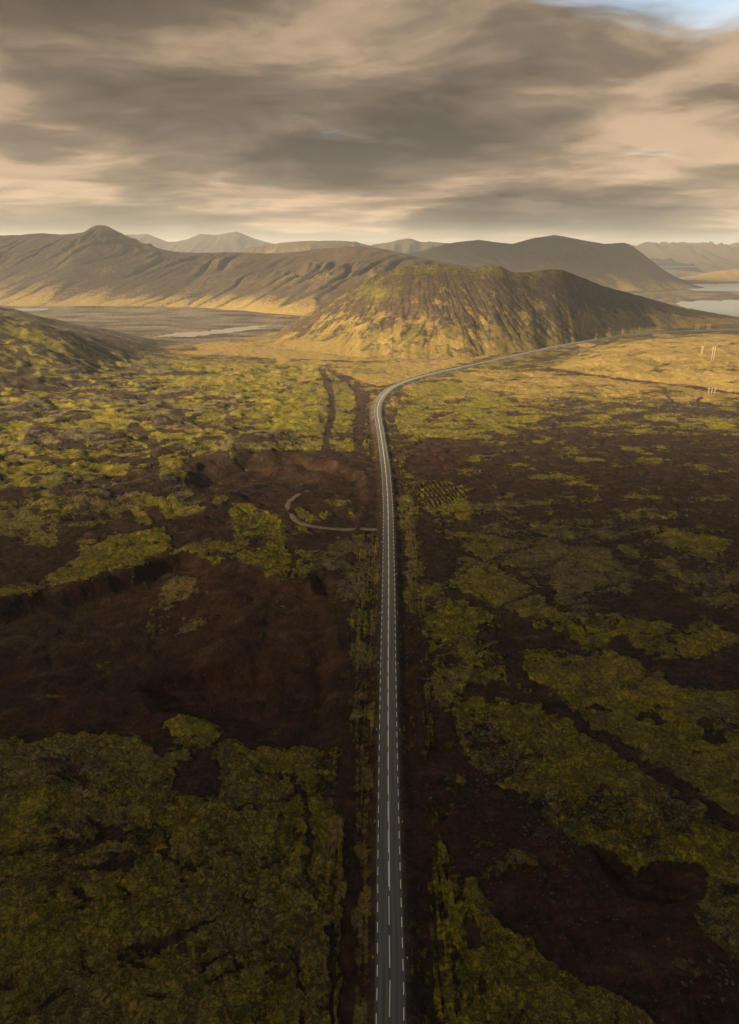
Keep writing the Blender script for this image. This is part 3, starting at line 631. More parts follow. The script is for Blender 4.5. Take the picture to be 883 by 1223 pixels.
# ------------------------------------------------------------------ ground
TRK = resample(catmull([np.array(at(*p)[:2]) for p in [(369,582),(360,587),(352,592.5),(345.5,599),(344,605),(346.5,612),(355,620.5),(372,627),(397,630.6),(426,631.6),(441,632),(452.5,632.4)]], 2), 4)
def make_ground():
    rs = [2.0]
    while rs[-1] < 75: rs.append(rs[-1]*1.12)
    while rs[-1] < 2300: rs.append(rs[-1]*(1.0031 if rs[-1] < 1300 else 1.0045))
    while rs[-1] < 19500: rs.append(rs[-1]*1.03)
    th = np.r_[np.arange(-31, 31, .098), np.arange(31, 40, .5), np.arange(40, 320, 2.5), np.arange(320, 329, .5)]
    th = np.radians(th); rs = np.array(rs)
    R, T = np.meshgrid(rs, th, indexing='ij')
    x = (R*np.sin(T)).ravel(); y = (R*np.cos(T)).ravel()
    h = raw(x, y)
    px, py = project(x, y, h)
    inview = y > 20
    dep = features(x, y, np.where(inview, px, -9999), py)
    d, rz = road_sd(x, y)
    hb = shape_to_road(h, d, rz)
    v = cover(x, y, hb)
    a = np.abs(d)
    near = a < 60
    # verge stripes running along the road
    st = fbm(np.where(near, d, 0)/1.1, y/26, 3, 91)
    vw = (1-sstep(a, 14, 24))*near
    v['moss'] = v['moss'] + st*vw*.55
    v['straw'] = v['straw'] + np.maximum(0, st)*vw*.55
    sh = 1-sstep(a, 4.0, 6.0)
    sh2 = sstep(y, 560, 900); sh = np.maximum(sh, (1-sstep(a, 6.5, 11))*sh2*.85)
    for kk, val in dict(moss=-.1, straw=0., gravel=.25+.9*sh2, red=0, crack=0).items(): v[kk] = v[kk]*(1-sh)+val*sh
    # long thin bands of moss and soil on the lava plain beyond the pits
    band = sstep(y, 520, 620)*(1-sstep(y, 1150, 1300))*(a > 12)
    v['moss'] = v['moss'] + band*.5*fbm(x/34, y/30, 4, 95, .6)
    z = hb - dep*sstep(a, 10, 20)
    lod = 1-sstep(R.ravel(), 900, 2100)
    mm = sstep(v['moss'] + .55*fbm(x/20, y/20, 4, 97, .6), .40, .60)
    off = sstep(a, 5.0, 12)
    fine = .55*mm + 1.15*(fbm(x/12, y/12, 3, 98)) - .8*lod*sstep(ridged(x/26, y/26, 2, 104), .55, .95) + (.35+.5*mm)*(.75*np.abs(fbm(x/3.2, y/3.2, 3, 99, .6))*2)*lod + .25*fbm(x/1.3, y/1.3, 2, 101)*lod
    pk = np.maximum(v['crack'], 0)*mm
    fine = fine - pk*.9*sstep(ridged(x/6.5, y/6.5, 2, 102), .55, .9)
    farf = 1-sstep(R.ravel(), 1600, 2400)
    tm = np.nonzero((y > 330) & (y < 620) & (x < 20) & (x > -140))[0]
    td = linedist(x[tm], y[tm], TRK); off[tm] *= .12 + .88*sstep(td, 2.0, 7.0)
    hill_ = np.interp(x, lh_x, lh_z)*sstep(y, 740, 1150)*(1-sstep(y, 1150, 1650))
    off = off*(1-.72*sstep(hill_, 3, 25))
    z = z + fine*off*farf
    z = np.where(R.ravel() > 9000, z-(R.ravel()-9000)*.012, z)
    sh_ = R.shape
    C1 = np.stack([v['moss'], v['straw'], v['grey'], np.ones_like(x)], 1)
    C2 = np.stack([v['red'], v['gravel'], v['crack'], np.ones_like(x)], 1)
    o = grid_object('ground', x.reshape(sh_), y.reshape(sh_), z.reshape(sh_), {'cover': C1, 'cover2': C2}, M_ground, wrap=True, flip=True)
    tag(o, 'mossy lava plain of olive green moss, dark brown soil and quarried hollows on both sides of the road', kind='structure')
    return rs, th, z.reshape(sh_)
G_rs, G_th, G_z = make_ground()
def gz(x, y):
    """ground height at a point, read back from the sheet"""
    r = math.hypot(x, y); t = math.atan2(x, y)
    if t < G_th[0]: t += 2*math.pi
    i = min(max(np.searchsorted(G_rs, r)-1, 0), len(G_rs)-2); j = min(max(np.searchsorted(G_th, t)-1, 0), len(G_th)-2)
    u = (r-G_rs[i])/(G_rs[i+1]-G_rs[i]); w_ = (t-G_th[j])/(G_th[j+1]-G_th[j])
    return float((G_z[i,j]*(1-w_)+G_z[i,j+1]*w_)*(1-u) + (G_z[i+1,j]*(1-w_)+G_z[i+1,j+1]*w_)*u)

# ------------------------------------------------------------------ hills and mountains
def make_hill(name, label, spine, front, back, nx, ny, mat, colf, gull=(14, 6), prof=1.25, rough=1.0, seed=0, fan=None, toe=6, kind='structure', snoise=1.5, skew=0., thin=.0, upper=False):
    sp_ = [at(px, py, Y=Y) for px, py, Y in spine]
    sx = [p[0] for p in sp_]; sy = [p[1] for p in sp_]; sz = [p[2] for p in sp_]
    fr = [at(px, 400, Y=Y)[:2] for px, Y in front]
    u = np.linspace(sx[0], sx[-1], nx); v = np.linspace(-1, 1, ny)
    v = np.sign(v)*np.abs(v)**1.0
    U, V = np.meshgrid(u, v, indexing='ij')
    ys = np.interp(U, sx, sy); zs = np.interp(U, sx, sz)
    ks = max(3, nx//80)
    ker = np.ones(ks)/ks
    zl = np.convolve(np.pad(zs[:, 0], ks//2, mode='edge'), ker, 'same')[ks//2:ks//2+nx] if ks > 1 else zs[:, 0]
    zs = zl[:, None]*np.ones_like(V)
    zs = zs + snoise*fbm(U/(gull[0]*1.3), U*0, 4, seed+3, .6)*np.clip(zs/60, 0, 1)
    wf = np.maximum(ys-np.interp(U, [p[0] for p in fr], [p[1] for p in fr]), 60)
    kf = max(3, int(nx*60/(sx[-1]-sx[0])) if gull[0] < 40 else nx//24) | 1
    sm_ = lambda a: np.convolve(np.pad(a, kf//2, mode='edge'), np.ones(kf)/kf, 'valid')
    wf = np.maximum(sm_(sm_(wf[:, 0]))*(1+.0*u) + (.9*gull[0] if gull[0] < 40 else .35*gull[0])*fbm(u/(gull[0]*2.5), u*0, 3, seed+1), 60)[:, None]*np.ones_like(V)
    ys = sm_(ys[:, 0])[:, None]*np.ones_like(V)
    T = np.abs(V)
    Yw = np.where(V < 0, ys - T*wf, ys + T*back)
    # gullies: run downslope, fan out and wander
    if fan is None: q = U/gull[0]
    else:
        fx = at(fan[0], 400, Y=fan[1])[0]
        q = (U-fx)/(.42+.58*T)/gull[0]
    q = q + skew*T*wf/gull[0]
    dn = T*wf/gull[0]
    q = q + 1.0*fbm(q*.28, dn*.2, 3, seed+5) + .5*T*fbm(U/(gull[0]*4), dn*.1, 2, seed+6)
    g1 = ridged(q, dn*.10+2, 2, seed+7)
    g2 = ridged(q*2.3+7, dn*.22, 2, seed+8)
    g = .68*g1 + .32*g2
    if thin:                                       # narrow cut channels on otherwise smooth slopes
        c1 = sstep(1-2*np.abs(perlin(q*.8, dn*.16+4)), .62, .98); c2 = sstep(1-2*np.abs(perlin(q*1.9+3, dn*.3+9)), .70, .98)
        g = (1-thin)*g + thin*(.45 - 1.1*c1 - .55*c2*fbm(q*.3, dn*.3, 2, seed+4).clip(-.2, .6)*2)
    big_ = .55 + .9*fbm(U/(gull[0]*5), dn*.3, 2, seed+12)
    envelope = np.clip(4.2*T*(1-T), 0, 1)**.8*np.clip(zs/40, 0, 1)
    if upper: envelope = np.clip(5*T*(1-T), 0, 1)*(1-.75*sstep(T, .35, .75))*np.clip(zs/40, 0, 1)*np.clip(big_, .1, 1.3)
    bumpn = fbm(U/(gull[0]*3.4), Yw/(gull[0]*3.4), 4, seed+9)
    Z = zs*(1-T)**prof
    Z = np.where(T < .12, zs*(1-.12)**prof + (Z-zs*(1-.12)**prof)*1.0, Z)
    Z = Z + gull[1]*(g-.25)*envelope + rough*(gull[1]*.9)*bumpn*envelope + (.35*gull[1]*fbm(U/5.5, Yw/5.5, 3, seed+10) if gull[0] < 40 else .16*gull[1]*fbm(U/38, Yw/38, 4, seed+10))*np.clip(envelope+.15, 0, 1)
    Z = Z - toe*T**3
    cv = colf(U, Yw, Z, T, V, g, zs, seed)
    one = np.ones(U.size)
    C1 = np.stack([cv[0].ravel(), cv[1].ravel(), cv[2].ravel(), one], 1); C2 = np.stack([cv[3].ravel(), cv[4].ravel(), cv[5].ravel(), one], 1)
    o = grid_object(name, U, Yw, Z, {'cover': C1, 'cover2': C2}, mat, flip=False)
    return tag(o, label, kind=kind)
def c_cone(U, Y, Z, T, V, g, zs, seed):
    px, py = project(U, Y, Z)
    n = fbm(U/45, Y/45, 4, seed+20)
    low = sstep(T, .45, .9)*(1-sstep(px, 600, 700))
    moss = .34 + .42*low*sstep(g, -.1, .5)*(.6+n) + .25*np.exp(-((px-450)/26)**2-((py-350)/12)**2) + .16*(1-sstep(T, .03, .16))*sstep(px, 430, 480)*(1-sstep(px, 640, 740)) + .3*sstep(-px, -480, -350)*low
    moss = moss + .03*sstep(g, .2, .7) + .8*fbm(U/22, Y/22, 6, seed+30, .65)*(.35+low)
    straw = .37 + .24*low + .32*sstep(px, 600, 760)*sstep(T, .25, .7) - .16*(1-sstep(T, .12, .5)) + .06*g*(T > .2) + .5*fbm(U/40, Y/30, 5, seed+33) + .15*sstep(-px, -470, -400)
    red = .3+.2*n; grey = .35+0*n; gravel = .10+.0*n; crack = .3+0*n
    return moss, straw, grey, red, gravel, crack
def c_mtn(moss0, straw0, grav0):
    def f(U, Y, Z, T, V, g, zs, seed):
        n = fbm(U/160, Y/160, 6, seed+20, .6)
        moss = moss0 + .25*n + .15*g; straw = straw0 + .35*sstep(T, .6, .95) + .4*n*.5 + .28*g - .25*(1-sstep(T, .05, .3))
        return moss, straw, .4+0*n, .2+0*n, grav0+.2*n, 0*n
    return f
def c_dark(U, Y, Z, T, V, g, zs, seed):
    o_ = 0*U
    return .25+.2*fbm(U/300, Y/300, 3, seed), o_, o_+1., o_, o_, o_
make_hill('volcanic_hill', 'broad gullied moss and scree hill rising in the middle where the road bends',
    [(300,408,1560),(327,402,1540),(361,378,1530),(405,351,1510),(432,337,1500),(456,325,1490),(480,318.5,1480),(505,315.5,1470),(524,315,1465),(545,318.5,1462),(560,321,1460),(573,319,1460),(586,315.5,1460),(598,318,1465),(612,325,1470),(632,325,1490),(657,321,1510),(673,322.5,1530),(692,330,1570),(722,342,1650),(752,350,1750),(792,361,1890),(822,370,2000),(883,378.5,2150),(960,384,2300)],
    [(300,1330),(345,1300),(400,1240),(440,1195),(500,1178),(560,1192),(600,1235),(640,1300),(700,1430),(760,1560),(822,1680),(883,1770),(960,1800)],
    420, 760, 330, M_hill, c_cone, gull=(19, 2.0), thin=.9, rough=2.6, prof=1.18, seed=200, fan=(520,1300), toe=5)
make_hill('mountain_ridge', 'long hazy brown mountain ridge with a knob summit behind the flats on the left',
    [(-260,262,3300),(-160,270,3250),(-60,276,3200),(0,281,3150),(30,280,3150),(50,278,3130),(75,280,3120),(100,277.5,3100),(108,272,3100),(114,268.5,3100),(124,268,3090),(132,271.5,3080),(150,282,3060),(170,290,3050),(190,297,3030),(215,301,3000),(240,302,2960),(270,301,2930),(300,302,2880),(330,302.5,2820),(350,301,2780),(390,296,2720),(420,294,2660),(441,295,2640),(470,299,2620),(500,307,2600),(560,318,2600),(640,330,2600)],
    [(-260,2500),(-60,2420),(0,2380),(150,2370),(250,2300),(300,2150),(350,2000),(420,1960),(640,1950)],
    1500, 620, 200, M_mtn, c_mtn(.22, .22, .1), gull=(75, 58), thin=.6, upper=True, skew=.5, prof=1.12, rough=.45, seed=300, toe=8, snoise=3)
make_hill('broad_mountain', 'broad rounded mountain with a shaded right flank behind the middle hill',
    [(430,312,4300),(470,306,4300),(502,300,4300),(532,291,4280),(552,288,4260),(572,286,4250),(590,289,4240),(612,291,4230),(637,284,4200),(662,280,4200),(692,286,4180),(722,291,4150),(744,289.5,4120),(752,292,4100),(772,307,4050),(792,325,4000),(817,340,3950),(835,348,3900)],
    [(430,3400),(700,3300),(760,3330),(835,3600)], 900, 360, 120, M_mtn, c_mtn(.24, .12, .1), gull=(120, 26), thin=.4, upper=True, skew=-.3, prof=.95, rough=.8, seed=400, toe=8, snoise=3)
make_hill('plateau', 'low flat topped plateau behind the left ridge', [(280,300,4600),(300,294,4600),(345,288,4600),(360,286.5,4600),(400,286,4600),(425,287.5,4600),(441,292,4600),(470,300,4600)],
    [(280,3900),(470,3900)], 700, 140, 40, M_mtn, c_mtn(.2, .4, .3), gull=(130, 26), seed=500)
make_hill('far_peaks', 'faint misty row of jagged peaks far behind the left ridge', [(110,300,7600),(140,288,7600),(150,280,7600),(176,279,7600),(200,289,7600),(225,286,7600),(240,279,7500),(262,280.5,7500),(281,276,7500),(300,283,7500),(325,291,7500),(380,300,7500)],
    [(110,6300),(380,6300)], 1200, 200, 44, M_mtn, c_dark, gull=(210, 60), prof=1.0, seed=600, snoise=14)
make_hill('distant_mountain', 'small distant mountain showing between the ridge and the broad mountain', [(430,300,6600),(448,291,6600),(467,289,6600),(487,284,6600),(502,288,6600),(542,291,6600),(600,300,6600)],
    [(430,5600),(600,5600)], 1000, 140, 40, M_mtn, c_dark, gull=(180, 60), prof=1.0, seed=700, snoise=8)
make_hill('blue_table_mountain', 'hazy blue mountain with a flat top beyond the lakes on the right', [(735,305,8200),(752,294,8200),(772,296.5,8200),(782,292,8100),(812,290.5,8000),(837,290,8000),(843,295.5,8000),(867,297,7900),(890,297,7900),(940,286,7900),(1000,284,7900),(1100,300,7900)],
    [(735,6000),(840,5700),(1100,5700)], 1500, 280, 80, M_mtn, c_dark, gull=(230, 130), prof=.8, seed=800, snoise=12)
make_hill('lakeside_hill', 'low brown hill on the far shore at the right edge', [(822,336,4700),(842,332,4700),(856,326,4700),(868,322,4700),(900,321,4700),(960,326,4700),(1000,334,4700)],
    [(822,4450),(1000,4400)], 500, 120, 40, M_mtn, c_mtn(.1, .75, .3), gull=(90, 10), prof=1.1, seed=900)

# ------------------------------------------------------------------ lakes
lake_names = [('lake','pale lake on the right behind the hill flank'),('lake','narrow far band of lake beyond the right spit'),('lake','thin sliver of water at the foot of the far blue mountain'),('river_pool','pale shallow water streak across the gravel flats on the left'),('lake','thin water strip under the left ridge at the frame edge')]
for (nm_, lb), lp in zip(lake_names, lake_polys):
    A = np.array(lp); c0 = A.mean(0)
    xs = A[:, 0]; ys = A[:, 1]
    vv = [(c0[0]+(a-c0[0])*1.12+0, c0[1]+(b_-c0[1])*1.12, -1.3) for a, b_ in lp]
    bb = [(a, b_, -1.6) for a, b_, _ in vv]; k = len(vv)
    o = mesh_obj(nm_, vv+bb, [list(range(k))[::-1]] + [[i, (i+1) % k, k+(i+1) % k, k+i] for i in range(k)], M_silt if nm_ == 'river_pool' else M_water)
    tag(o, lb, kind='structure')

# ------------------------------------------------------------------ road, markings, track
s_ = np.r_[0, np.cumsum(np.linalg.norm(np.diff(RD, axis=0), axis=1))]
tan_ = np.gradient(RD, axis=0); tan_ /= np.linalg.norm(tan_, axis=1)[:, None]
nor_ = np.stack([tan_[:, 1], -tan_[:, 0]], 1)         # to the right
def ribbon(name, offs, z, mat, parent=None, i0=0, i1=None, depth=0.0):
    P, Nn, Z = RD[i0:i1], nor_[i0:i1], RDZ[i0:i1]
    n_ = len(P); k = len(offs)
    co = []
    for j in range(n_):
        for (o_, dz) in offs: co.append((P[j,0]+Nn[j,0]*o_, P[j,1]+Nn[j,1]*o_, Z[j]+z+dz))
    fc = [(j*k+i, j*k+i+1, (j+1)*k+i+1, (j+1)*k+i) for j in range(n_-1) for i in range(k-1)]
    fc = [f[::-1] if False else f for f in fc]
    ob = mesh_obj(name, co, fc, mat, parent)
    uvl = ob.data.uv_layers.new(name='road')
    uvs = np.empty((len(ob.data.loops), 2), np.float32)
    vi = np.empty(len(ob.data.loops), np.int32); ob.data.loops.foreach_get('vertex_index', vi)
    of = np.array([o_ for o_, _ in offs]); uvs[:, 0] = of[vi % k]; uvs[:, 1] = s_[i0:i1][vi//k]
    uvl.data.foreach_set('uv', uvs.ravel())
    return ob
road = ribbon('road', [(-4.15,-.5),(-3.85,0),(-1.9,.03),(0,.05),(1.9,.03),(3.85,0),(4.15,-.5)], .0, M_asphalt)
tag(road, 'two lane asphalt road running away and bending right below the hill', kind='structure')
def at_s(s):
    x = np.interp(s, s_, RD[:, 0]); y = np.interp(s, s_, RD[:, 1]); z = np.interp(s, s_, RDZ)
    a = np.interp(s-.5, s_, RD[:, 0]), np.interp(s-.5, s_, RD[:, 1]), np.interp(s-.5, s_, RDZ)
    b_ = np.interp(s+.5, s_, RD[:, 0]), np.interp(s+.5, s_, RD[:, 1]), np.interp(s+.5, s_, RDZ)
    t = Vector(b_)-Vector(a); t.normalize()
    return Vector((x, y, z)), t
def dash_mesh(L, w_):
    me = bpy.data.meshes.new('dash'); h = .006
    v = [(sx*w_/2, sy*L/2, sz) for sz in (-h, h) for sx, sy in ((-1,-1),(1,-1),(1,1),(-1,1))]
    me.from_pydata(v, [], [(4,5,6,7),(0,1,5,4),(1,2,6,5),(2,3,7,6),(3,0,4,7)]); me.materials.append(M_paint); return me
edge_me = dash_mesh(3.0, .21); cent_me = dash_mesh(8.8, .20)
def place(me, name, s, off, zoff):
    p, t = at_s(s); r = t.cross(Vector((0, 0, 1))).normalized(); up = r.cross(t)
    o = bpy.data.objects.new(name, me); COL.objects.link(o); o.parent = road
    q = p + r*off; crown = .05*(1-abs(off)/3.8)
    o.matrix_world = Matrix(((r.x, t.x, up.x, q.x), (r.y, t.y, up.y, q.y), (r.z, t.z, up.z, q.z+crown+zoff), (0,0,0,1)))
def s_of_y(y): return float(np.interp(y, RD[:400, 1], s_[:400]))
s0 = s_of_y(85); sEnd = s_of_y(620)
s = s0
while s < sEnd:
    place(edge_me, 'edge_dash', s, -3.3, .012); place(edge_me, 'edge_dash', s+1.6, 3.3, .012); s += 6.0
sc0 = at(466, 1141)[1]                                   # middle of the first long centre dash
s = s_of_y(sc0) - 24
while s < sEnd: place(cent_me, 'centre_dash', s, -.13, .012); s += 12.0
def strip(name, off, w_, sa, sb, on, per):
    V, Fc = [], []; s = sa
    while s < sb:
        q = [at_s(s+on*f) for f in (0, .5, 1)]; base = len(V)
        for p, t in q:
            r = t.cross(Vector((0, 0, 1))).normalized(); crown = .05*(1-abs(off)/3.8)+.018
            for e in (-w_/2, w_/2): a = p + r*(off+e); V.append((a.x, a.y, a.z+crown))
        Fc += [(base, base+1, base+3, base+2), (base+2, base+3, base+5, base+4)]; s += per
    return mesh_obj(name, V, Fc, M_paint, road)
strip('centre_line', .14, .19, s_of_y(at(465, 1068)[1]), s_[-1]-20, 3.0, 3.0)
o = strip('far_dash', -3.3, .17, sEnd, s_of_y(620)+500, 3, 6); o['kind'] = 'stuff'
o = strip('far_dash', 3.3, .17, sEnd, s_of_y(620)+500, 3, 6); o['kind'] = 'stuff'
o = strip('far_centre_dash', -.13, .17, sEnd, s_of_y(620)+700, 9, 12); o['kind'] = 'stuff'

def track(name, label, pts, width):
    P = resample(catmull([np.array(at(*p)[:2]) for p in pts], 2), 1.5)
    T = np.gradient(P, axis=0); T /= np.linalg.norm(T, axis=1)[:, None]; Nn = np.stack([T[:, 1], -T[:, 0]], 1)
    zc = np.array([max(gz(p[0]+n_[0]*e, p[1]+n_[1]*e) for e in (-width/2, 0, width/2)) for p, n_ in zip(P, Nn)])
    for i in range(20): zc[1:-1] = np.maximum(.25*zc[:-2]+.5*zc[1:-1]+.25*zc[2:], zc[1:-1]-.02)
    co = []; fc = []
    offs = [(-width/2-.7, -.35), (-width/2, .04), (-width*.3, -.02), (0, .05), (width*.3, -.02), (width/2, .04), (width/2+.7, -.35)]; k = len(offs)
    for j, p in enumerate(P):
        wv_ = 1+.12*math.sin(j*.7)+.08*math.sin(j*1.9)
        for o_, dz in offs: co.append((p[0]+Nn[j,0]*o_*wv_, p[1]+Nn[j,1]*o_*wv_, zc[j]+.14+dz))
    fc = [(j*k+i, j*k+i+1, (j+1)*k+i+1, (j+1)*k+i) for j in range(len(P)-1) for i in range(k-1)]
    return tag(mesh_obj(name, co, fc, M_track, smooth=True), label, kind='structure')
track('dirt_track', 'pale gravel side track hooking from the road into the quarry', [(369,582),(360,587),(352,592.5),(345.5,599),(344,605),(346.5,612),(355,620.5),(372,627),(397,630.6),(426,631.6),(441,632),(452.5,632.4)], 2.9)

# ------------------------------------------------------------------ roadside marker posts
def box_mesh(name, sx, sy, z0, z1, mat, taper=1.0):
    me = bpy.data.meshes.new(name)
    v = [(x*sx/2, y*sy/2, z0) for x, y in ((-1,-1),(1,-1),(1,1),(-1,1))] + [(x*sx/2*taper, y*sy/2*taper, z1) for x, y in ((-1,-1),(1,-1),(1,1),(-1,1))]
    me.from_pydata(v, [], [(3,2,1,0),(4,5,6,7),(0,1,5,4),(1,2,6,5),(2,3,7,6),(3,0,4,7)]); me.materials.append(mat); return me
post_me = box_mesh('post', .24, .16, -.4, 1.0, M_yellow, .85); refl_me = box_mesh('reflector', .14, .19, .74, .9, M_white)
cap_me = box_mesh('cap', .26, .18, 1.0, 1.06, M_yellow, .5)
k = 0
y = at(446, 1149)[1]
while y < 640:
    for side in (-1, 1):
        p, t = at_s(s_of_y(y)); r = t.cross(Vector((0, 0, 1))).normalized(); q = p + r*side*4.45
        e = bpy.data.objects.new('marker_post', None); COL.objects.link(e); e.location = (q.x, q.y, q.z-.35); e.rotation_euler.z = math.atan2(-t.x, t.y)
        sd = 'left' if side < 0 else 'right'
        if False: pass
        elif k == 0: lb = f'nearest yellow marker post on the {sd} edge of the road, bottom of the picture'
        elif k == 1: lb = f'second nearest yellow marker post along the {sd} road edge'
        elif k == 2: lb = f'third nearest yellow marker post along the {sd} road edge'
        else: lb = f'small yellow marker post farther up the {sd} road edge'
        tag(e, lb, 'marker post', 'marker posts along the road edges')
        for m_, n_ in ((post_me, 'post'), (refl_me, 'reflector'), (cap_me, 'cap')):
            c_ = bpy.data.objects.new(n_, m_); COL.objects.link(c_); c_.parent = e
    y += 45.3; k += 1

# ------------------------------------------------------------------ power poles on the right
def pylon(px, py, height, legs, span, label, name='power_pylon'):
    z = 0
    for it in range(6):
        x, y, _ = at(px, py, z=z); z = gz(x, y)
    e = bpy.data.objects.new(name, None); COL.objects.link(e); e.location = (x, y, z-.3)
    tag(e, label, 'power pylon', 'wooden power pylons on the grassy rise')
    def cyl(nm_, p0, p1, r0, r1):
        V = []; d = (Vector(p1)-Vector(p0)).normalized(); a = d.orthogonal().normalized(); b2 = d.cross(a)
        for p, r in ((p0, r0), (p1, r1)):
            for i in range(8): th_ = i/8*2*math.pi; V.append(Vector(p)+a*r*math.cos(th_)+b2*r*math.sin(th_))
        mesh_obj(nm_, V, [(i, (i+1) % 8, 8+(i+1) % 8, 8+i) for i in range(8)]+[list(range(8))[::-1], list(range(8, 16))], M_wood, e, True)
    for i in range(legs):
        lx = (i-(legs-1)/2)*span
        cyl('pole', (lx*1.08, 0, 0), (lx, 0, height), .36, .24)
    cyl('crossarm', (-(legs-1)/2*span-1.6, .3, height*.88), ((legs-1)/2*span+1.6, .3, height*.88), .18, .18)
    for i in range(3):
        lx = (i-1)*((legs-1)/2*span+1.2)
        cyl('insulator', (lx, .3, height*.88-.15), (lx, .3, height*.88-1.2), .12, .12)
pylon(849.7, 470, 8.0, 3, 3.9, 'nearest three legged wooden power pylon at the foot of the orange slope')
pylon(838.3, 421.5, 15, 2, 1.7, 'left tall wooden power pylon on the pale grassy slope')
pylon(850.5, 431.5, 24, 2, 3.0, 'taller wooden power pylon right of its neighbour on the grassy slope')
pylon(832.5, 394, 13, 3, 3.6, 'farther power pylon standing on the skyline of the rise, left of two')
pylon(846.0, 394.5, 16, 3, 3.8, 'farther power pylon standing on the skyline of the rise, right of two')

# ------------------------------------------------------------------ lava rocks
def rocks():
    rnd = random.Random(5); V = []; Fc = []
    t = (1+5**.5)/2
    iv = [Vector(v).normalized() for v in [(-1,t,0),(1,t,0),(-1,-t,0),(1,-t,0),(0,-1,t),(0,1,t),(0,-1,-t),(0,1,-t),(t,0,-1),(t,0,1),(-t,0,-1),(-t,0,1)]]
    fi = [(0,11,5),(0,5,1),(0,1,7),(0,7,10),(0,10,11),(1,5,9),(5,11,4),(11,10,2),(10,7,6),(7,1,8),(3,9,4),(3,4,2),(3,2,6),(3,6,8),(3,8,9),(4,9,5),(2,4,11),(6,2,10),(8,6,7),(9,8,1)]
    def add(x, y, r):
        z = gz(x, y); b0 = len(V); s = [r*rnd.uniform(.7, 1.4), r*rnd.uniform(.7, 1.3), r*rnd.uniform(.45, .9)]; a = rnd.uniform(0, 6.3)
        for p in iv:
            k_ = rnd.uniform(.75, 1.15); X = p.x*s[0]*k_; Y_ = p.y*s[1]*k_
            V.append((x+X*math.cos(a)-Y_*math.sin(a), y+X*math.sin(a)+Y_*math.cos(a), z+p.z*s[2]*k_+s[2]*.25))
        Fc.extend([(i+b0, j+b0, l+b0) for i, j, l in fi])
    zones = [((815,1120),(883,1200),90,.12,.75),((845,1040),(883,1090),50,.12,.7),((560,1000),(720,1110),150,.2,.55),((560,895),(625,940),160,.3,.8),((620,940),(760,1010),220,.25,.7),((0,890),(390,1223),380,.12,.38),((540,860),(850,1030),260,.12,.4),((610,1120),(780,1223),120,.12,.35),((165,725),(205,750),60,.2,.6),((740,478),(830,489),80,.7,1.9),((652,470),(715,480),26,.8,2.0),((225,560),(440,640),120,.2,.6),((100,720),(400,880),200,.15,.5),((520,600),(883,860),260,.15,.5)]
    for (x0, y0), (x1, y1), n_, r0, r1 in zones:
        for i in range(n_):
            x, y, _ = at(rnd.uniform(x0, x1), rnd.uniform(y0, y1)); add(x, y, r0+(r1-r0)*rnd.random()**4)
    o = mesh_obj('lava_rocks', V, Fc, M_rock); tag(o, 'scattered grey lava rocks on the moss and soil', 'rocks', kind='stuff')
rocks()

# ------------------------------------------------------------------ unseen clouds added out of frame to shade the plain, hill and mountains
def shade_cloud_mat(dense, seed):
    m = bpy.data.materials.new('shade_cloud_vapour'); m.use_nodes = True; n = NT(m.node_tree); n.n.clear()
    out = n.node('ShaderNodeOutputMaterial'); d = n.node('ShaderNodeBsdfDiffuse'); d.inputs[0].default_value = (.8, .8, .8, 1)
    tr = n.node('ShaderNodeBsdfTranslucent'); tr.inputs[0].default_value = (.6, .6, .6, 1)
    ms = n.node('ShaderNodeMixShader'); ms.inputs[0].default_value = .4; n.l.new(d.outputs[0], ms.inputs[1]); n.l.new(tr.outputs[0], ms.inputs[2])
    t = n.node('ShaderNodeBsdfTransparent'); mx = n.node('ShaderNodeMixShader')
    tcn = n.node('ShaderNodeTexCoord'); ob = tcn.outputs['Object']
    ln = n.node('ShaderNodeVectorMath', operation='LENGTH'); n.l.new(n.mapv(ob, (1, 1, 0)), ln.inputs[0])
    no = n.noise(n.mapv(ob, (1, 1, 1), loc=(seed, 0, 0)), 2.2, 6, .6)
    e = n.math('SUBTRACT', ln.outputs['Value'], n.math('MULTIPLY', n.math('SUBTRACT', no, .5), .55))
    a = n.step(e, 1.0, .15, 0, dense)
    n.l.new(a, mx.inputs[0]); n.l.new(t.outputs[0], mx.inputs[1]); n.l.new(ms.outputs[0], mx.inputs[2]); n.l.new(mx.outputs[0], out.inputs[0])
    return m
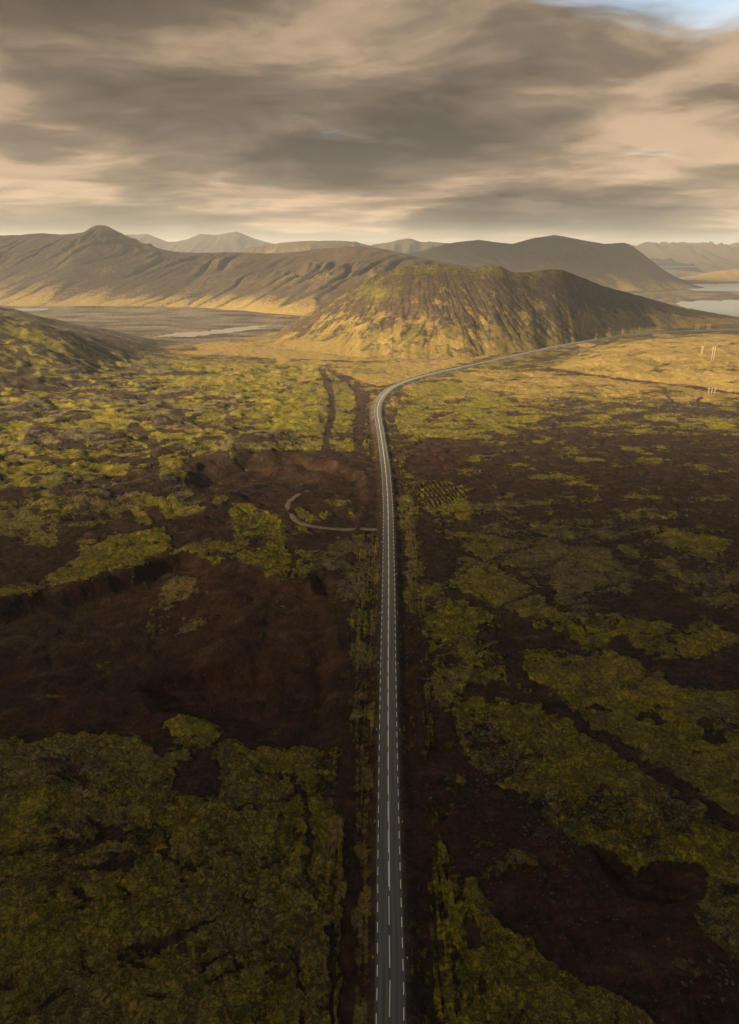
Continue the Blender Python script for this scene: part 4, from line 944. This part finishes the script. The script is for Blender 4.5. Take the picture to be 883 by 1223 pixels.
def cloud(target, alt, rx, ry, rz, dense, label, seed):
    """added out-of-frame cloud whose shadow centre falls at target"""
    k = alt/sdir.z
    nu, nv = 72, 30
    th_ = np.linspace(0, 2*math.pi, nu, endpoint=False); ph = np.linspace(.02, math.pi-.02, nv)
    PH, TH = np.meshgrid(ph, th_, indexing='ij')
    bump = 1 + .18*fbm(TH*2/np.pi*1.5+seed, PH*2.2, 4, seed)*np.sin(PH)*(np.minimum(TH, 2*np.pi-TH).clip(0, .6)/.6)
    X = np.sin(PH)*np.cos(TH)*bump; Y = np.sin(PH)*np.sin(TH)*bump; Z = np.cos(PH)*np.where(PH < math.pi/2, 1.0, .45)*bump
    o = grid_object('cloud', X, Y, Z, {}, shade_cloud_mat(dense, seed), wrap=True, flip=True)  # unseen, placed for its shadow on the ground
    o.location = (target[0]+sdir.x*k, target[1]+sdir.y*k, alt); o.scale = (rx, ry, rz)
    tag(o, label, 'cloud', kind='stuff'); return o
cloud((0, -120, 0), 900, 2400, 960, 130, .90, 'large grey cloud added beyond the left of the frame to shade the near plain', 3)
cloud((600, 1850, 100), 1150, 800, 520, 100, .42, 'cloud added beyond the left of the frame to shade the crest of the middle hill', 12)
cloud((-900, 3100, 150), 1500, 1500, 900, 120, .30, 'wide cloud bank added out of frame to shade the left mountain ridge', 17)
cloud((1300, 4300, 150), 1700, 1500, 1200, 120, .75, 'cloud bank added out of frame to shade the broad mountain', 23)

# ------------------------------------------------------------------ haze
hm = bpy.data.materials.new('haze_air'); hm.use_nodes = True; n = NT(hm.node_tree); n.n.clear()
ho = n.node('ShaderNodeOutputMaterial'); pv = n.node('ShaderNodeVolumePrincipled')
pv.inputs['Color'].default_value = (.76, .83, .93, 1); pv.inputs['Density'].default_value = .60e-4; pv.inputs['Anisotropy'].default_value = .1
n.l.new(pv.outputs[0], ho.inputs['Volume'])
zt = 480; zb = -420; L_ = 21500
hv = [(x, y, z) for z in (zb, zt) for x, y in ((-L_,-L_),(L_,-L_),(L_,L_),(-L_,L_))]
hz = mesh_obj('haze', hv, [(3,2,1,0),(4,5,6,7),(0,1,5,4),(1,2,6,5),(2,3,7,6),(3,0,4,7)], hm)
tag(hz, 'thin golden haze over the plain and mountains', kind='stuff')
